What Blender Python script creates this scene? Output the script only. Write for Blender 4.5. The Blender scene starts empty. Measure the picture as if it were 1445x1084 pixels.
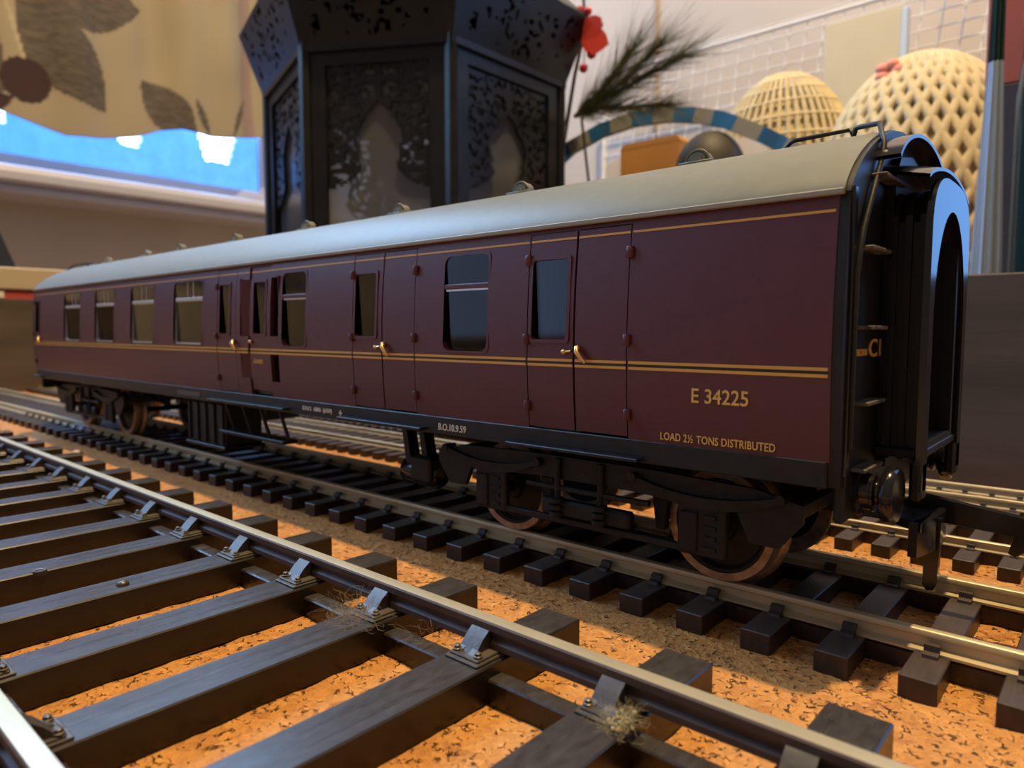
import bpy, math, random
from mathutils import Vector, Matrix, noise
random.seed(7)
S = 0.001                       # all builder coordinates are millimetres
SC = bpy.context.scene
COL = SC.collection
PI = math.pi

# ------------------------------------------------------------------ camera
cam = bpy.data.cameras.new('camera'); camo = bpy.data.objects.new('camera', cam); COL.objects.link(camo)
R_ = Vector((0.751055, 0.660240, 0.0)); U_ = Vector((-0.0502688, 0.0571832, 0.9970974)); F_ = Vector((-0.658323, 0.748875, -0.076137))
m = Matrix(((R_.x, U_.x, -F_.x, 0), (R_.y, U_.y, -F_.y, -83.085*S), (R_.z, U_.z, -F_.z, 28.06*S), (0, 0, 0, 1)))
camo.matrix_world = m
cam.sensor_width = 36; cam.lens = 995.3/1445*36
cam.clip_start = 0.002; cam.clip_end = 20
cam.dof.use_dof = True; cam.dof.focus_distance = 0.078; cam.dof.aperture_fstop = 46
SC.camera = camo

# ------------------------------------------------------------------ world, exposure
w = bpy.data.worlds.new('room_ambient'); SC.world = w; w.use_nodes = True
bg = w.node_tree.nodes['Background']; bg.inputs[0].default_value = (1.0, 0.80, 0.72, 1); bg.inputs[1].default_value = 0.235
vs = SC.view_settings
vs.view_transform = 'Standard'; vs.look = 'None'; vs.gamma = 1; vs.use_curve_mapping = False; vs.exposure = 0.0

def area(name, loc, target, sx, sy, power, color, spread=PI):
    l = bpy.data.lights.new(name, 'AREA'); l.shape = 'RECTANGLE'; l.size = sx*S; l.size_y = sy*S
    l.energy = power; l.color = color; l.spread = spread
    o = bpy.data.objects.new(name, l); COL.objects.link(o)
    o.location = Vector(loc)*S
    d = Vector(target)-Vector(loc); o.rotation_euler = d.to_track_quat('-Z', 'Y').to_euler()
    return o
# warm ceiling lamp, almost straight above the layout
lp = bpy.data.lights.new('ceiling_lamp', 'SPOT'); lp.energy = 55; lp.color = (1.0, 0.70, 0.33); lp.shadow_soft_size = 0.014
lp.spot_size = math.radians(150); lp.spot_blend = 0.6
lo = bpy.data.objects.new('ceiling_lamp', lp); COL.objects.link(lo); lo.location = Vector((15, 45, 1000))*S
# daylight through the upper part of the left window and the back right window
area('window_daylight_left', (-752, -14, 675), (0, -14, 300), 720, 480, 2.4, (0.18, 0.44, 1.0))
area('window_daylight_front', (-768, -855, 550), (0, -500, 200), 560, 700, 0.3, (0.36, 0.56, 1.0))
area('window_daylight_back', (185, 426, 310), (60, 0, 120), 300, 500, 0.2, (0.20, 0.45, 1.0))
# second warm room lamp that lights the far side of the room
area('room_lamp', (-250, -250, 1300), (-350, 300, 100), 160, 160, 2.4, (1.0, 0.78, 0.54))

# ------------------------------------------------------------------ materials
def rgb(r, g, b):
    f = lambda c: ((c/255+0.055)/1.055)**2.4 if c > 10 else c/255/12.92
    return (f(r), f(g), f(b), 1)
def mat(name, col, rough=0.5, metal=0.0, spec=0.5, coat=0.0, var=0.0, vscale=300, bump=0.0, bscale=900, bdist=0.00005, emit=None, estr=0.0, stretch=None, col2=None, alpha=None, trans=0.0, rvar=0.0, sheen=0.0):
    m = bpy.data.materials.new(name); m.use_nodes = True
    nt = m.node_tree; N = nt.nodes; L = nt.links
    p = N['Principled BSDF']
    p.inputs['Base Color'].default_value = col if len(col) == 4 else (*col, 1)
    p.inputs['Roughness'].default_value = rough; p.inputs['Metallic'].default_value = metal
    p.inputs['Specular IOR Level'].default_value = spec
    p.inputs['Coat Weight'].default_value = coat; p.inputs['Coat Roughness'].default_value = 0.12
    p.inputs['Transmission Weight'].default_value = trans
    if sheen: p.inputs['Sheen Weight'].default_value = sheen
    if emit: p.inputs['Emission Color'].default_value = (*emit[:3], 1); p.inputs['Emission Strength'].default_value = estr
    if var or bump or col2 or rvar:
        tc = N.new('ShaderNodeTexCoord'); mp = N.new('ShaderNodeMapping'); L.new(tc.outputs['Object'], mp.inputs[0])
        if stretch: mp.inputs['Scale'].default_value = stretch
    if var or col2:
        nz = N.new('ShaderNodeTexNoise'); nz.inputs['Scale'].default_value = vscale; nz.inputs['Detail'].default_value = 5; L.new(mp.outputs[0], nz.inputs[0])
        mx = N.new('ShaderNodeMix'); mx.data_type = 'RGBA'
        c = col if len(col) == 4 else (*col, 1)
        c2 = col2 if col2 else tuple(min(1, v*(1+var)) for v in c[:3])+(1,)
        c1 = c if col2 else tuple(v*(1-var) for v in c[:3])+(1,)
        mx.inputs[6].default_value = c1; mx.inputs[7].default_value = c2
        cr = N.new('ShaderNodeMapRange'); cr.inputs[1].default_value = 0.35; cr.inputs[2].default_value = 0.65; L.new(nz.outputs[0], cr.inputs[0]); L.new(cr.outputs[0], mx.inputs[0])
        L.new(mx.outputs[2], p.inputs['Base Color'])
        if rvar:
            mr = N.new('ShaderNodeMapRange'); mr.inputs[1].default_value = 0.3; mr.inputs[2].default_value = 0.7; mr.inputs[3].default_value = rough-rvar; mr.inputs[4].default_value = rough+rvar
            L.new(nz.outputs[0], mr.inputs[0]); L.new(mr.outputs[0], p.inputs['Roughness'])
    if bump:
        nb = N.new('ShaderNodeTexNoise'); nb.inputs['Scale'].default_value = bscale; nb.inputs['Detail'].default_value = 6; L.new(mp.outputs[0], nb.inputs[0])
        bp = N.new('ShaderNodeBump'); bp.inputs['Strength'].default_value = bump; bp.inputs['Distance'].default_value = bdist
        L.new(nb.outputs[0], bp.inputs['Height']); L.new(bp.outputs[0], p.inputs['Normal'])
    return m
def dusty(m, col, amount, rough=0.45, scale=700, stretch=(1, .5, 1)):
    nt = m.node_tree; N = nt.nodes; L = nt.links; p = N['Principled BSDF']
    g = N.new('ShaderNodeNewGeometry'); sp = N.new('ShaderNodeSeparateXYZ'); L.new(g.outputs['True Normal'], sp.inputs[0])
    up = N.new('ShaderNodeMapRange'); up.inputs[1].default_value = 0.55; up.inputs[2].default_value = 0.95; L.new(sp.outputs[2], up.inputs[0])
    tc = N.new('ShaderNodeTexCoord'); mp = N.new('ShaderNodeMapping'); mp.inputs['Scale'].default_value = stretch; L.new(tc.outputs['Object'], mp.inputs[0])
    nz = N.new('ShaderNodeTexNoise'); nz.inputs['Scale'].default_value = scale; nz.inputs['Detail'].default_value = 8; nz.inputs['Roughness'].default_value = 0.65; L.new(mp.outputs[0], nz.inputs[0])
    mr = N.new('ShaderNodeMapRange'); mr.inputs[1].default_value = 0.15; mr.inputs[2].default_value = 0.85; mr.inputs[4].default_value = amount; L.new(nz.outputs[0], mr.inputs[0])
    mu = N.new('ShaderNodeMath'); mu.operation = 'MULTIPLY'; L.new(up.outputs[0], mu.inputs[0]); L.new(mr.outputs[0], mu.inputs[1])
    mx = N.new('ShaderNodeMix'); mx.data_type = 'RGBA'; L.new(mu.outputs[0], mx.inputs[0])
    src = p.inputs['Base Color'].links[0].from_socket if p.inputs['Base Color'].links else None
    if src: L.new(src, mx.inputs[6])
    else: mx.inputs[6].default_value = p.inputs['Base Color'].default_value
    mx.inputs[7].default_value = (*col, 1); L.new(mx.outputs[2], p.inputs['Base Color'])
M = {}
M['maroon'] = mat('maroon_paint', (0.080, 0.0185, 0.0255), 0.38, var=0.06, vscale=900, bump=0.15, bscale=2500, bdist=0.00003)
M['roof'] = mat('grey_roof_paint', (0.135, 0.134, 0.088), 0.46, spec=0.40, var=0.05, vscale=500, bump=0.2, bscale=4000, bdist=0.00002)
M['gutter'] = mat('gutter_grey', (0.24, 0.23, 0.175), 0.5)
M['black'] = mat('black_plastic', (0.009, 0.009, 0.010), 0.42, spec=0.35, var=0.25, vscale=600, bump=0.2, bscale=1500, bdist=0.00005)
M['blackgloss'] = mat('glossy_black_plastic', (0.009, 0.009, 0.011), 0.16, var=0.2, vscale=400)
M['dusty'] = mat('dusty_black_step', (0.05, 0.046, 0.04), 0.6, col2=(0.16, 0.145, 0.12, 1), vscale=900)
M['bogie'] = mat('dusty_bogie_plastic', (0.008, 0.0078, 0.0075), 0.5, spec=0.3, col2=(0.017, 0.0155, 0.0135, 1), vscale=700, bump=0.4, bscale=1800, bdist=0.0001)
M['gold'] = mat('gold_lining', (0.62, 0.33, 0.055), 0.4)
M['lineblack'] = mat('black_lining', (0.006, 0.005, 0.006), 0.4)
M['letter'] = mat('gold_lettering', (0.66, 0.40, 0.10), 0.5)
M['white'] = mat('white_lettering', (0.62, 0.58, 0.52), 0.5)
M['brass'] = mat('brass_handle', (0.80, 0.52, 0.20), 0.28, metal=1)
M['copper'] = mat('worn_bronze_wheel', (0.34, 0.25, 0.18), 0.45, metal=0.8, var=0.25, vscale=900)
M['silver'] = mat('silver_frame', (0.60, 0.62, 0.66), 0.3, metal=0.7)
M['rail'] = mat('nickel_silver_rail', (0.58, 0.49, 0.31), 0.42, metal=0.45, col2=(0.40, 0.32, 0.19, 1), vscale=160, bump=0.15, bscale=1500, bdist=0.00005, stretch=(0.25, 1, 1))
M['railtop'] = mat('polished_rail_top', (0.60, 0.53, 0.35), 0.36, metal=0.6, var=0.06, vscale=500, bump=0.06, bscale=1500, bdist=0.00003, stretch=(0.3, 1, 1))
M['railweb'] = mat('brown_painted_rail_side', (0.046, 0.026, 0.019), 0.55, col2=(0.075, 0.045, 0.034, 1), vscale=350, bump=0.3, bscale=1200, bdist=0.0001)
M['sleeper'] = mat('dark_brown_sleeper', (0.010, 0.0065, 0.0052), 0.30, spec=0.45, col2=(0.016, 0.0105, 0.0085, 1), vscale=500, bump=0.16, bscale=900, bdist=0.00012, stretch=(2.6, 0.16, 1), rvar=0.08)
M['sleeper_oo'] = mat('small_brown_sleeper', (0.022, 0.012, 0.010), 0.42, col2=(0.036, 0.021, 0.018, 1), vscale=500, bump=0.5, bscale=1300, bdist=0.0001, stretch=(2.6, 0.2, 1))
dusty(M['sleeper'], (0.095, 0.090, 0.086), 0.65, scale=1400, stretch=(1, .4, 1)); dusty(M['sleeper_oo'], (0.085, 0.072, 0.062), 0.7)
M['chair'] = mat('dark_cast_chair', (0.020, 0.016, 0.014), 0.33, col2=(0.036, 0.03, 0.025, 1), vscale=800, bump=0.3, bscale=1500, bdist=0.00008)
dusty(M['chair'], (0.15, 0.13, 0.10), 0.75, scale=1200)
M['fluff'] = mat('grey_dust_fluff', (0.30, 0.25, 0.19), 0.9)
M['fluff2'] = mat('olive_dust_fluff', (0.34, 0.30, 0.17), 0.9)
M['crumb'] = mat('pale_crumb', (0.62, 0.42, 0.26), 0.8)
M['board'] = mat('dark_stained_board', (0.075, 0.060, 0.050), 0.85, spec=0.15, col2=(0.11, 0.088, 0.072, 1), vscale=120, bump=0.3, bscale=600, bdist=0.0002, stretch=(0.15, 0.15, 1))
M['board_edge'] = mat('board_cut_edge', (0.30, 0.22, 0.13), 0.7)
M['table'] = mat('table_wood', (0.30, 0.20, 0.12), 0.5, var=0.2, vscale=40)
M['wall'] = mat('cream_wall_paint', (0.50, 0.44, 0.385), 0.8, var=0.05, vscale=8)
M['wall_l'] = mat('beige_wall_paint', (0.46, 0.42, 0.36), 0.8, var=0.06, vscale=10)
M['sill'] = mat('white_sill_paint', (0.44, 0.46, 0.58), 0.4)
M['sky'] = mat('daylit_window_pane', (0.1, 0.2, 0.4), 0.3, emit=(0.32, 0.60, 1.0), estr=11.0)
M['sky2'] = mat('daylit_back_pane', (0.1, 0.2, 0.4), 0.3, emit=(0.16, 0.42, 1.0), estr=1.9)
M['sky3'] = mat('daylit_front_pane', (0.1, 0.2, 0.4), 0.3, emit=(0.42, 0.58, 0.95), estr=0.85)
M['frost'] = mat('frosted_pane', (0.10, 0.25, 0.5), 0.35, emit=(0.055, 0.24, 0.90), estr=1.9, var=0.3, vscale=60)
M['lantern'] = mat('black_lantern_metal', (0.008, 0.008, 0.009), 0.36, spec=0.28, var=0.3, vscale=90, bump=0.3, bscale=300, bdist=0.0003)
M['cream'] = mat('cream_crochet_yarn', (0.56, 0.47, 0.285), 0.85, var=0.08, vscale=200)
M['hole_shade'] = mat('crochet_hole_shade', (0.40, 0.32, 0.18), 0.9)  # darker beige paints in the shade of the crochet holes
M['pink'] = mat('pink_yarn_flower', (0.75, 0.30, 0.24), 0.85)
M['card'] = mat('cream_card', (0.56, 0.50, 0.34), 0.7, var=0.04, vscale=30)
M['carded'] = mat('pale_blue_card_edge', (0.50, 0.60, 0.72), 0.4)
M['wire'] = mat('white_coated_wire', (0.74, 0.72, 0.70), 0.4)
M['hoopb'] = mat('blue_cloth_band', (0.012, 0.13, 0.36), 0.6, var=0.3, vscale=60)
M['hoopg'] = mat('grey_cloth_band', (0.26, 0.27, 0.26), 0.7)
M['needle'] = mat('pine_needle_green', (0.05, 0.085, 0.038), 0.6, col2=(0.17, 0.18, 0.10, 1), vscale=60)
M['stem'] = mat('brown_twig', (0.10, 0.065, 0.035), 0.8)
M['berry'] = mat('red_berry', (0.42, 0.02, 0.03), 0.25)
M['redleaf'] = mat('red_petal', (0.62, 0.06, 0.05), 0.5)
M['carton'] = mat('orange_brown_carton', (0.50, 0.24, 0.06), 0.7, var=0.08, vscale=40)
M['paper'] = mat('white_paper', (0.72, 0.69, 0.66), 0.7)
M['lid'] = mat('dark_grey_rubber', (0.035, 0.032, 0.030), 0.6)
M['film'] = mat('silvery_plastic_film', (0.45, 0.52, 0.60), 0.22, metal=0.35)
M['bottle'] = mat('dark_green_glass', (0.010, 0.030, 0.028), 0.15)
M['goldfoil'] = mat('gold_foil', (0.75, 0.47, 0.12), 0.3, metal=0.9)
M['book'] = mat('dark_plum_cover', (0.05, 0.045, 0.06), 0.35, var=0.3, vscale=50)
M['bookred'] = mat('dusty_red_cover', (0.35, 0.09, 0.075), 0.45)
M['tan'] = mat('tan_lid', (0.44, 0.36, 0.25), 0.7)
M['red'] = mat('red_box', (0.42, 0.055, 0.04), 0.6)
M['navy'] = mat('dark_navy_panel', (0.020, 0.026, 0.045), 0.4)
M['interior'] = mat('coach_interior', (0.035, 0.033, 0.032), 0.7)
M['seat'] = mat('coach_seat', (0.10, 0.03, 0.03), 0.8)
M['glint_reflector'] = mat('faceted_glint_reflector', (0.75, 0.8, 0.85), 0.08, metal=0.75)  # mirror-like facets, added to throw back blue window light
# glass: clear thin pane (transparent with a fresnel gloss)
def glass(name, tint, rough=0.03, bump=0.0, gl=1.0):
    m = bpy.data.materials.new(name); m.use_nodes = True; nt = m.node_tree; N = nt.nodes; L = nt.links
    N.remove(N['Principled BSDF']); out = N['Material Output']
    t = N.new('ShaderNodeBsdfTransparent'); t.inputs[0].default_value = (*tint, 1)
    g = N.new('ShaderNodeBsdfGlossy'); g.inputs['Roughness'].default_value = rough
    fr = N.new('ShaderNodeFresnel'); fr.inputs[0].default_value = 1.5
    mul = N.new('ShaderNodeMath'); mul.operation = 'MULTIPLY'; mul.inputs[1].default_value = gl; mul.use_clamp = True
    L.new(fr.outputs[0], mul.inputs[0])
    mx = N.new('ShaderNodeMixShader'); L.new(mul.outputs[0], mx.inputs[0]); L.new(t.outputs[0], mx.inputs[1]); L.new(g.outputs[0], mx.inputs[2]); L.new(mx.outputs[0], out.inputs[0])
    if bump:
        tc = N.new('ShaderNodeTexCoord'); nb = N.new('ShaderNodeTexNoise'); nb.inputs['Scale'].default_value = 60; L.new(tc.outputs['Object'], nb.inputs[0])
        bp = N.new('ShaderNodeBump'); bp.inputs['Strength'].default_value = bump; bp.inputs['Distance'].default_value = 0.002
        L.new(nb.outputs[0], bp.inputs['Height']); L.new(bp.outputs[0], g.inputs['Normal']); L.new(bp.outputs[0], fr.inputs['Normal'])
    return m
M['glass'] = glass('coach_window_glass', (0.40, 0.42, 0.45), 0.05, gl=1.4)
def frosted(name):
    m = bpy.data.materials.new(name); m.use_nodes = True; nt = m.node_tree; N = nt.nodes; L = nt.links
    N.remove(N['Principled BSDF']); out = N['Material Output']
    t = N.new('ShaderNodeBsdfTransparent'); t.inputs[0].default_value = (0.8, 0.84, 0.88, 1)
    tl = N.new('ShaderNodeBsdfTranslucent'); tl.inputs[0].default_value = (0.55, 0.56, 0.58, 1)
    df = N.new('ShaderNodeBsdfDiffuse'); df.inputs[0].default_value = (0.30, 0.30, 0.30, 1)
    g = N.new('ShaderNodeBsdfGlossy'); g.inputs['Roughness'].default_value = 0.15; g.inputs[0].default_value = (0.6, 0.6, 0.6, 1)
    a = N.new('ShaderNodeMixShader'); a.inputs[0].default_value = 0.4; L.new(tl.outputs[0], a.inputs[1]); L.new(df.outputs[0], a.inputs[2])
    b = N.new('ShaderNodeMixShader'); b.inputs[0].default_value = 0.58; L.new(t.outputs[0], b.inputs[2]); L.new(a.outputs[0], b.inputs[1])
    fr = N.new('ShaderNodeFresnel'); c = N.new('ShaderNodeMixShader'); L.new(fr.outputs[0], c.inputs[0]); L.new(b.outputs[0], c.inputs[1]); L.new(g.outputs[0], c.inputs[2]); L.new(c.outputs[0], out.inputs[0])
    return m
M['lglass2'] = glass('lantern_clear_glass', (0.9, 0.92, 0.95), 0.1)
M['lglass'] = frosted('lantern_frosted_glass')

def cork_mat():
    m = bpy.data.materials.new('cork'); m.use_nodes = True; nt = m.node_tree; N = nt.nodes; L = nt.links; p = N['Principled BSDF']
    tc = N.new('ShaderNodeTexCoord')
    dn = N.new('ShaderNodeTexNoise'); dn.inputs['Scale'].default_value = 900; L.new(tc.outputs['Object'], dn.inputs[0])
    mixv = N.new('ShaderNodeMix'); mixv.data_type = 'RGBA'; mixv.blend_type = 'LINEAR_LIGHT'; mixv.inputs[0].default_value = 0.0022
    L.new(tc.outputs['Object'], mixv.inputs[6]); L.new(dn.outputs['Color'], mixv.inputs[7])
    v = N.new('ShaderNodeTexVoronoi'); v.inputs['Scale'].default_value = 640; L.new(mixv.outputs[2], v.inputs['Vector'])
    ve = N.new('ShaderNodeTexVoronoi'); ve.feature = 'DISTANCE_TO_EDGE'; ve.inputs['Scale'].default_value = 640; L.new(mixv.outputs[2], ve.inputs['Vector'])
    nz = N.new('ShaderNodeTexNoise'); nz.inputs['Scale'].default_value = 1300; nz.inputs['Detail'].default_value = 6; L.new(tc.outputs['Object'], nz.inputs[0])
    nl = N.new('ShaderNodeTexNoise'); nl.inputs['Scale'].default_value = 90; nl.inputs['Detail'].default_value = 3; L.new(tc.outputs['Object'], nl.inputs[0])
    sep = N.new('ShaderNodeSeparateColor'); L.new(v.outputs['Color'], sep.inputs[0])
    ramp = N.new('ShaderNodeValToRGB'); L.new(sep.outputs[0], ramp.inputs[0])
    e = ramp.color_ramp.elements; e[0].position = 0; e[0].color = (0.43, 0.18, 0.053, 1); e[1].position = 1; e[1].color = (0.65, 0.318, 0.090, 1)
    x = e.new(0.10); x.color = (0.54, 0.246, 0.070, 1)
    # dark crevices: only where a coarse noise allows them
    crv = N.new('ShaderNodeMapRange'); crv.inputs[1].default_value = 0.0; crv.inputs[2].default_value = 0.10; crv.inputs[3].default_value = 1; crv.inputs[4].default_value = 0; L.new(ve.outputs[0], crv.inputs[0])
    gate = N.new('ShaderNodeMapRange'); gate.inputs[1].default_value = 0.54; gate.inputs[2].default_value = 0.63; L.new(nz.outputs[0], gate.inputs[0])
    mul = N.new('ShaderNodeMath'); mul.operation = 'MULTIPLY'; L.new(crv.outputs[0], mul.inputs[0]); L.new(gate.outputs[0], mul.inputs[1])
    mx = N.new('ShaderNodeMix'); mx.data_type = 'RGBA'; L.new(mul.outputs[0], mx.inputs[0]); L.new(ramp.outputs[0], mx.inputs[6]); mx.inputs[7].default_value = (0.15, 0.06, 0.016, 1)
    mx2 = N.new('ShaderNodeMix'); mx2.data_type = 'RGBA'; mx2.blend_type = 'MULTIPLY'; mx2.inputs[0].default_value = 0.5
    r2 = N.new('ShaderNodeValToRGB'); r2.color_ramp.elements[0].position = 0.3; r2.color_ramp.elements[0].color = (0.55, 0.5, 0.45, 1); r2.color_ramp.elements[1].position = 0.65; L.new(nz.outputs[0], r2.inputs[0])
    L.new(mx.outputs[2], mx2.inputs[6]); L.new(r2.outputs[0], mx2.inputs[7]); L.new(mx2.outputs[2], p.inputs['Base Color'])
    p.inputs['Roughness'].default_value = 0.75; p.inputs['Specular IOR Level'].default_value = 0.3
    # relief
    a = N.new('ShaderNodeMath'); a.operation = 'MULTIPLY_ADD'; L.new(sep.outputs[1], a.inputs[0]); a.inputs[1].default_value = 0.35; L.new(nz.outputs[0], a.inputs[2])
    b = N.new('ShaderNodeMath'); b.operation = 'SUBTRACT'; L.new(a.outputs[0], b.inputs[0]); L.new(mul.outputs[0], b.inputs[1])
    bp = N.new('ShaderNodeBump'); bp.inputs['Strength'].default_value = 1.0; bp.inputs['Distance'].default_value = 0.0008; L.new(b.outputs[0], bp.inputs['Height']); L.new(bp.outputs[0], p.inputs['Normal'])
    return m
M['cork'] = cork_mat()

def print_mat():
    m = bpy.data.materials.new('printed_curtain_cloth'); m.use_nodes = True; nt = m.node_tree; N = nt.nodes; L = nt.links; p = N['Principled BSDF']
    at = N.new('ShaderNodeVertexColor'); at.layer_name = 'print'
    tc = N.new('ShaderNodeTexCoord'); mp = N.new('ShaderNodeMapping'); mp.inputs['Scale'].default_value = (1, 0.25, 1.2); mp.inputs['Rotation'].default_value = (0.3, 0, 0); L.new(tc.outputs['Object'], mp.inputs[0])
    nz = N.new('ShaderNodeTexNoise'); nz.inputs['Scale'].default_value = 260; nz.inputs['Detail'].default_value = 4; L.new(mp.outputs[0], nz.inputs[0])
    r = N.new('ShaderNodeMapRange'); r.inputs[1].default_value = 0.35; r.inputs[2].default_value = 0.65; r.inputs[3].default_value = 0.0; r.inputs[4].default_value = 1.0; L.new(nz.outputs[0], r.inputs[0])
    mx = N.new('ShaderNodeMix'); mx.data_type = 'RGBA'
    mul = N.new('ShaderNodeMath'); mul.operation = 'MULTIPLY'; L.new(r.outputs[0], mul.inputs[0]); L.new(at.outputs['Alpha'], mul.inputs[1])
    m2 = N.new('ShaderNodeMath'); m2.operation = 'MULTIPLY'; m2.inputs[1].default_value = 0.35; L.new(mul.outputs[0], m2.inputs[0])
    L.new(m2.outputs[0], mx.inputs[0]); L.new(at.outputs['Color'], mx.inputs[6]); mx.inputs[7].default_value = (0.17, 0.145, 0.11, 1)
    L.new(mx.outputs[2], p.inputs['Base Color']); p.inputs['Roughness'].default_value = 0.9
    return m
M['print'] = print_mat()

# ------------------------------------------------------------------ builders
class MB:
    def __init__(s): s.v = []; s.f = []; s.m = []
    def add(s, vs, fs, mi=0):
        o = len(s.v); s.v += [tuple(v) for v in vs]; s.f += [tuple(i+o for i in f) for f in fs]; s.m += [mi]*len(fs); return s
    def box(s, x0, x1, y0, y1, z0, z1, mi=0, c=0.0):
        if not c:
            vs = [(x, y, z) for x in (x0, x1) for y in (y0, y1) for z in (z0, z1)]
            return s.add(vs, [(0, 1, 3, 2), (4, 6, 7, 5), (0, 4, 5, 1), (2, 3, 7, 6), (0, 2, 6, 4), (1, 5, 7, 3)], mi)
        X = (x0, x1); Y = (y0, y1); Z = (z0, z1); vs = []; idx = {}
        for i in (0, 1):
            for j in (0, 1):
                for k in (0, 1):
                    sx = c if i == 0 else -c; sy = c if j == 0 else -c; sz = c if k == 0 else -c
                    for a, p in enumerate(((X[i], Y[j]+sy, Z[k]+sz), (X[i]+sx, Y[j], Z[k]+sz), (X[i]+sx, Y[j]+sy, Z[k]))):
                        idx[(i, j, k, a)] = len(vs); vs.append(p)
        fs = []
        q = lambda *a: fs.append(tuple(idx[t] for t in a))
        q((0,0,0,0),(0,0,1,0),(0,1,1,0),(0,1,0,0)); q((1,0,0,0),(1,1,0,0),(1,1,1,0),(1,0,1,0))
        q((0,0,0,1),(1,0,0,1),(1,0,1,1),(0,0,1,1)); q((0,1,0,1),(0,1,1,1),(1,1,1,1),(1,1,0,1))
        q((0,0,0,2),(0,1,0,2),(1,1,0,2),(1,0,0,2)); q((0,0,1,2),(1,0,1,2),(1,1,1,2),(0,1,1,2))
        for j in (0, 1):
            for k in (0, 1): q((0,j,k,1),(0,j,k,2),(1,j,k,2),(1,j,k,1))
        for i in (0, 1):
            for k in (0, 1): q((i,0,k,0),(i,0,k,2),(i,1,k,2),(i,1,k,0))
        for i in (0, 1):
            for j in (0, 1): q((i,j,0,0),(i,j,0,1),(i,j,1,1),(i,j,1,0))
        for i in (0, 1):
            for j in (0, 1):
                for k in (0, 1): q((i,j,k,0),(i,j,k,1),(i,j,k,2))
        return s.add(vs, fs, mi)
    def prism(s, prof, a0, a1, axis='x', mi=0, caps=True):
        # prof: list of 2D points; axis x: (y,z); y: (x,z); z: (x,y)
        f = {'x': lambda p, a: (a, p[0], p[1]), 'y': lambda p, a: (p[0], a, p[1]), 'z': lambda p, a: (p[0], p[1], a)}[axis]
        n = len(prof); vs = [f(p, a0) for p in prof]+[f(p, a1) for p in prof]
        fs = [(i, (i+1) % n, n+(i+1) % n, n+i) for i in range(n)]
        if caps: fs += [tuple(range(n-1, -1, -1)), tuple(range(n, 2*n))]
        return s.add(vs, fs, mi)
    def tube(s, pts, r, n=8, mi=0, caps=True):
        pts = [Vector(p) for p in pts]; k = len(pts); rs = r if isinstance(r, (list, tuple)) else [r]*k
        vs = []; up = Vector((0, 0, 1)); prev = None
        for i, p in enumerate(pts):
            t = (pts[min(i+1, k-1)]-pts[max(i-1, 0)]).normalized()
            if prev is None:
                a = up if abs(t.dot(up)) < 0.9 else Vector((0, 1, 0)); u = t.cross(a).normalized()
            else:
                u = (prev-t*prev.dot(t)); u = u.normalized() if u.length > 1e-6 else t.orthogonal().normalized()
            prev = u; v = t.cross(u)
            vs += [p+(u*math.cos(2*PI*j/n)+v*math.sin(2*PI*j/n))*rs[i] for j in range(n)]
        fs = [(i*n+j, i*n+(j+1) % n, (i+1)*n+(j+1) % n, (i+1)*n+j) for i in range(k-1) for j in range(n)]
        if caps: fs += [tuple(range(n-1, -1, -1)), tuple(range((k-1)*n, k*n))]
        return s.add(vs, fs, mi)
    def lathe(s, prof, c=(0, 0, 0), axis='z', n=24, mi=0, a0=0, a1=2*PI, close=True):
        # prof: (r, h)
        cl = close and abs(a1-a0-2*PI) < 1e-6; cols = n if cl else n+1; vs = []
        for i in range(cols):
            a = a0+(a1-a0)*i/n
            for r, h in prof:
                x, y = r*math.cos(a), r*math.sin(a)
                p = {'z': (x, y, h), 'y': (x, h, y), 'x': (h, x, y)}[axis]
                vs.append((c[0]+p[0], c[1]+p[1], c[2]+p[2]))
        k = len(prof); fs = []
        for i in range(cols if cl else n):
            i2 = (i+1) % cols
            for j in range(k-1): fs.append((i*k+j, i2*k+j, i2*k+j+1, i*k+j+1))
        return s.add(vs, fs, mi)
    def sphere(s, c, r, n=12, mi=0):
        rx, ry, rz = r if isinstance(r, (tuple, list)) else (r, r, r)
        prof = [(math.sin(PI*i/n), -math.cos(PI*i/n)) for i in range(n+1)]; o = len(s.v)
        s.lathe(prof, n=2*n, mi=mi)
        for i in range(o, len(s.v)):
            v = s.v[i]; s.v[i] = (c[0]+v[0]*rx, c[1]+v[1]*ry, c[2]+v[2]*rz)
        return s
    def mesh(s, name, mats, smooth=False):
        me = bpy.data.meshes.new(name); me.from_pydata([(v[0]*S, v[1]*S, v[2]*S) for v in s.v], [], s.f)
        for mm in (mats if isinstance(mats, (list, tuple)) else [mats]): me.materials.append(M[mm] if isinstance(mm, str) else mm)
        if any(s.m): me.polygons.foreach_set('material_index', s.m)
        me.validate()
        import bmesh as _b
        b = _b.new(); b.from_mesh(me); _b.ops.remove_doubles(b, verts=b.verts, dist=1e-7); _b.ops.recalc_face_normals(b, faces=b.faces); b.to_mesh(me); b.free()
        if smooth:
            me.polygons.foreach_set('use_smooth', [True]*len(me.polygons)); me.set_sharp_from_angle(angle=math.radians(smooth if smooth is not True else 40))
        return me
    def build(s, name, mats, parent=None, smooth=False, loc=None):
        return link(name, s.mesh(name, mats, smooth), parent, loc)
ORIG = {}
def link(name, me, parent=None, loc=None):
    o = bpy.data.objects.new(name, me); COL.objects.link(o)
    wl = Vector(loc if loc else (0, 0, 0))*S
    if parent is not None:
        o.parent = parent; wl = wl-ORIG[parent.name]
    o.location = wl
    ORIG[o.name] = (ORIG[parent.name] if parent is not None else Vector((0, 0, 0)))+wl
    return o
def thing(name, label, cat, loc=(0, 0, 0), group=None):
    o = link(name, None, None, loc); o.empty_display_size = 0.005
    return tag(o, label, cat, group)
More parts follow.
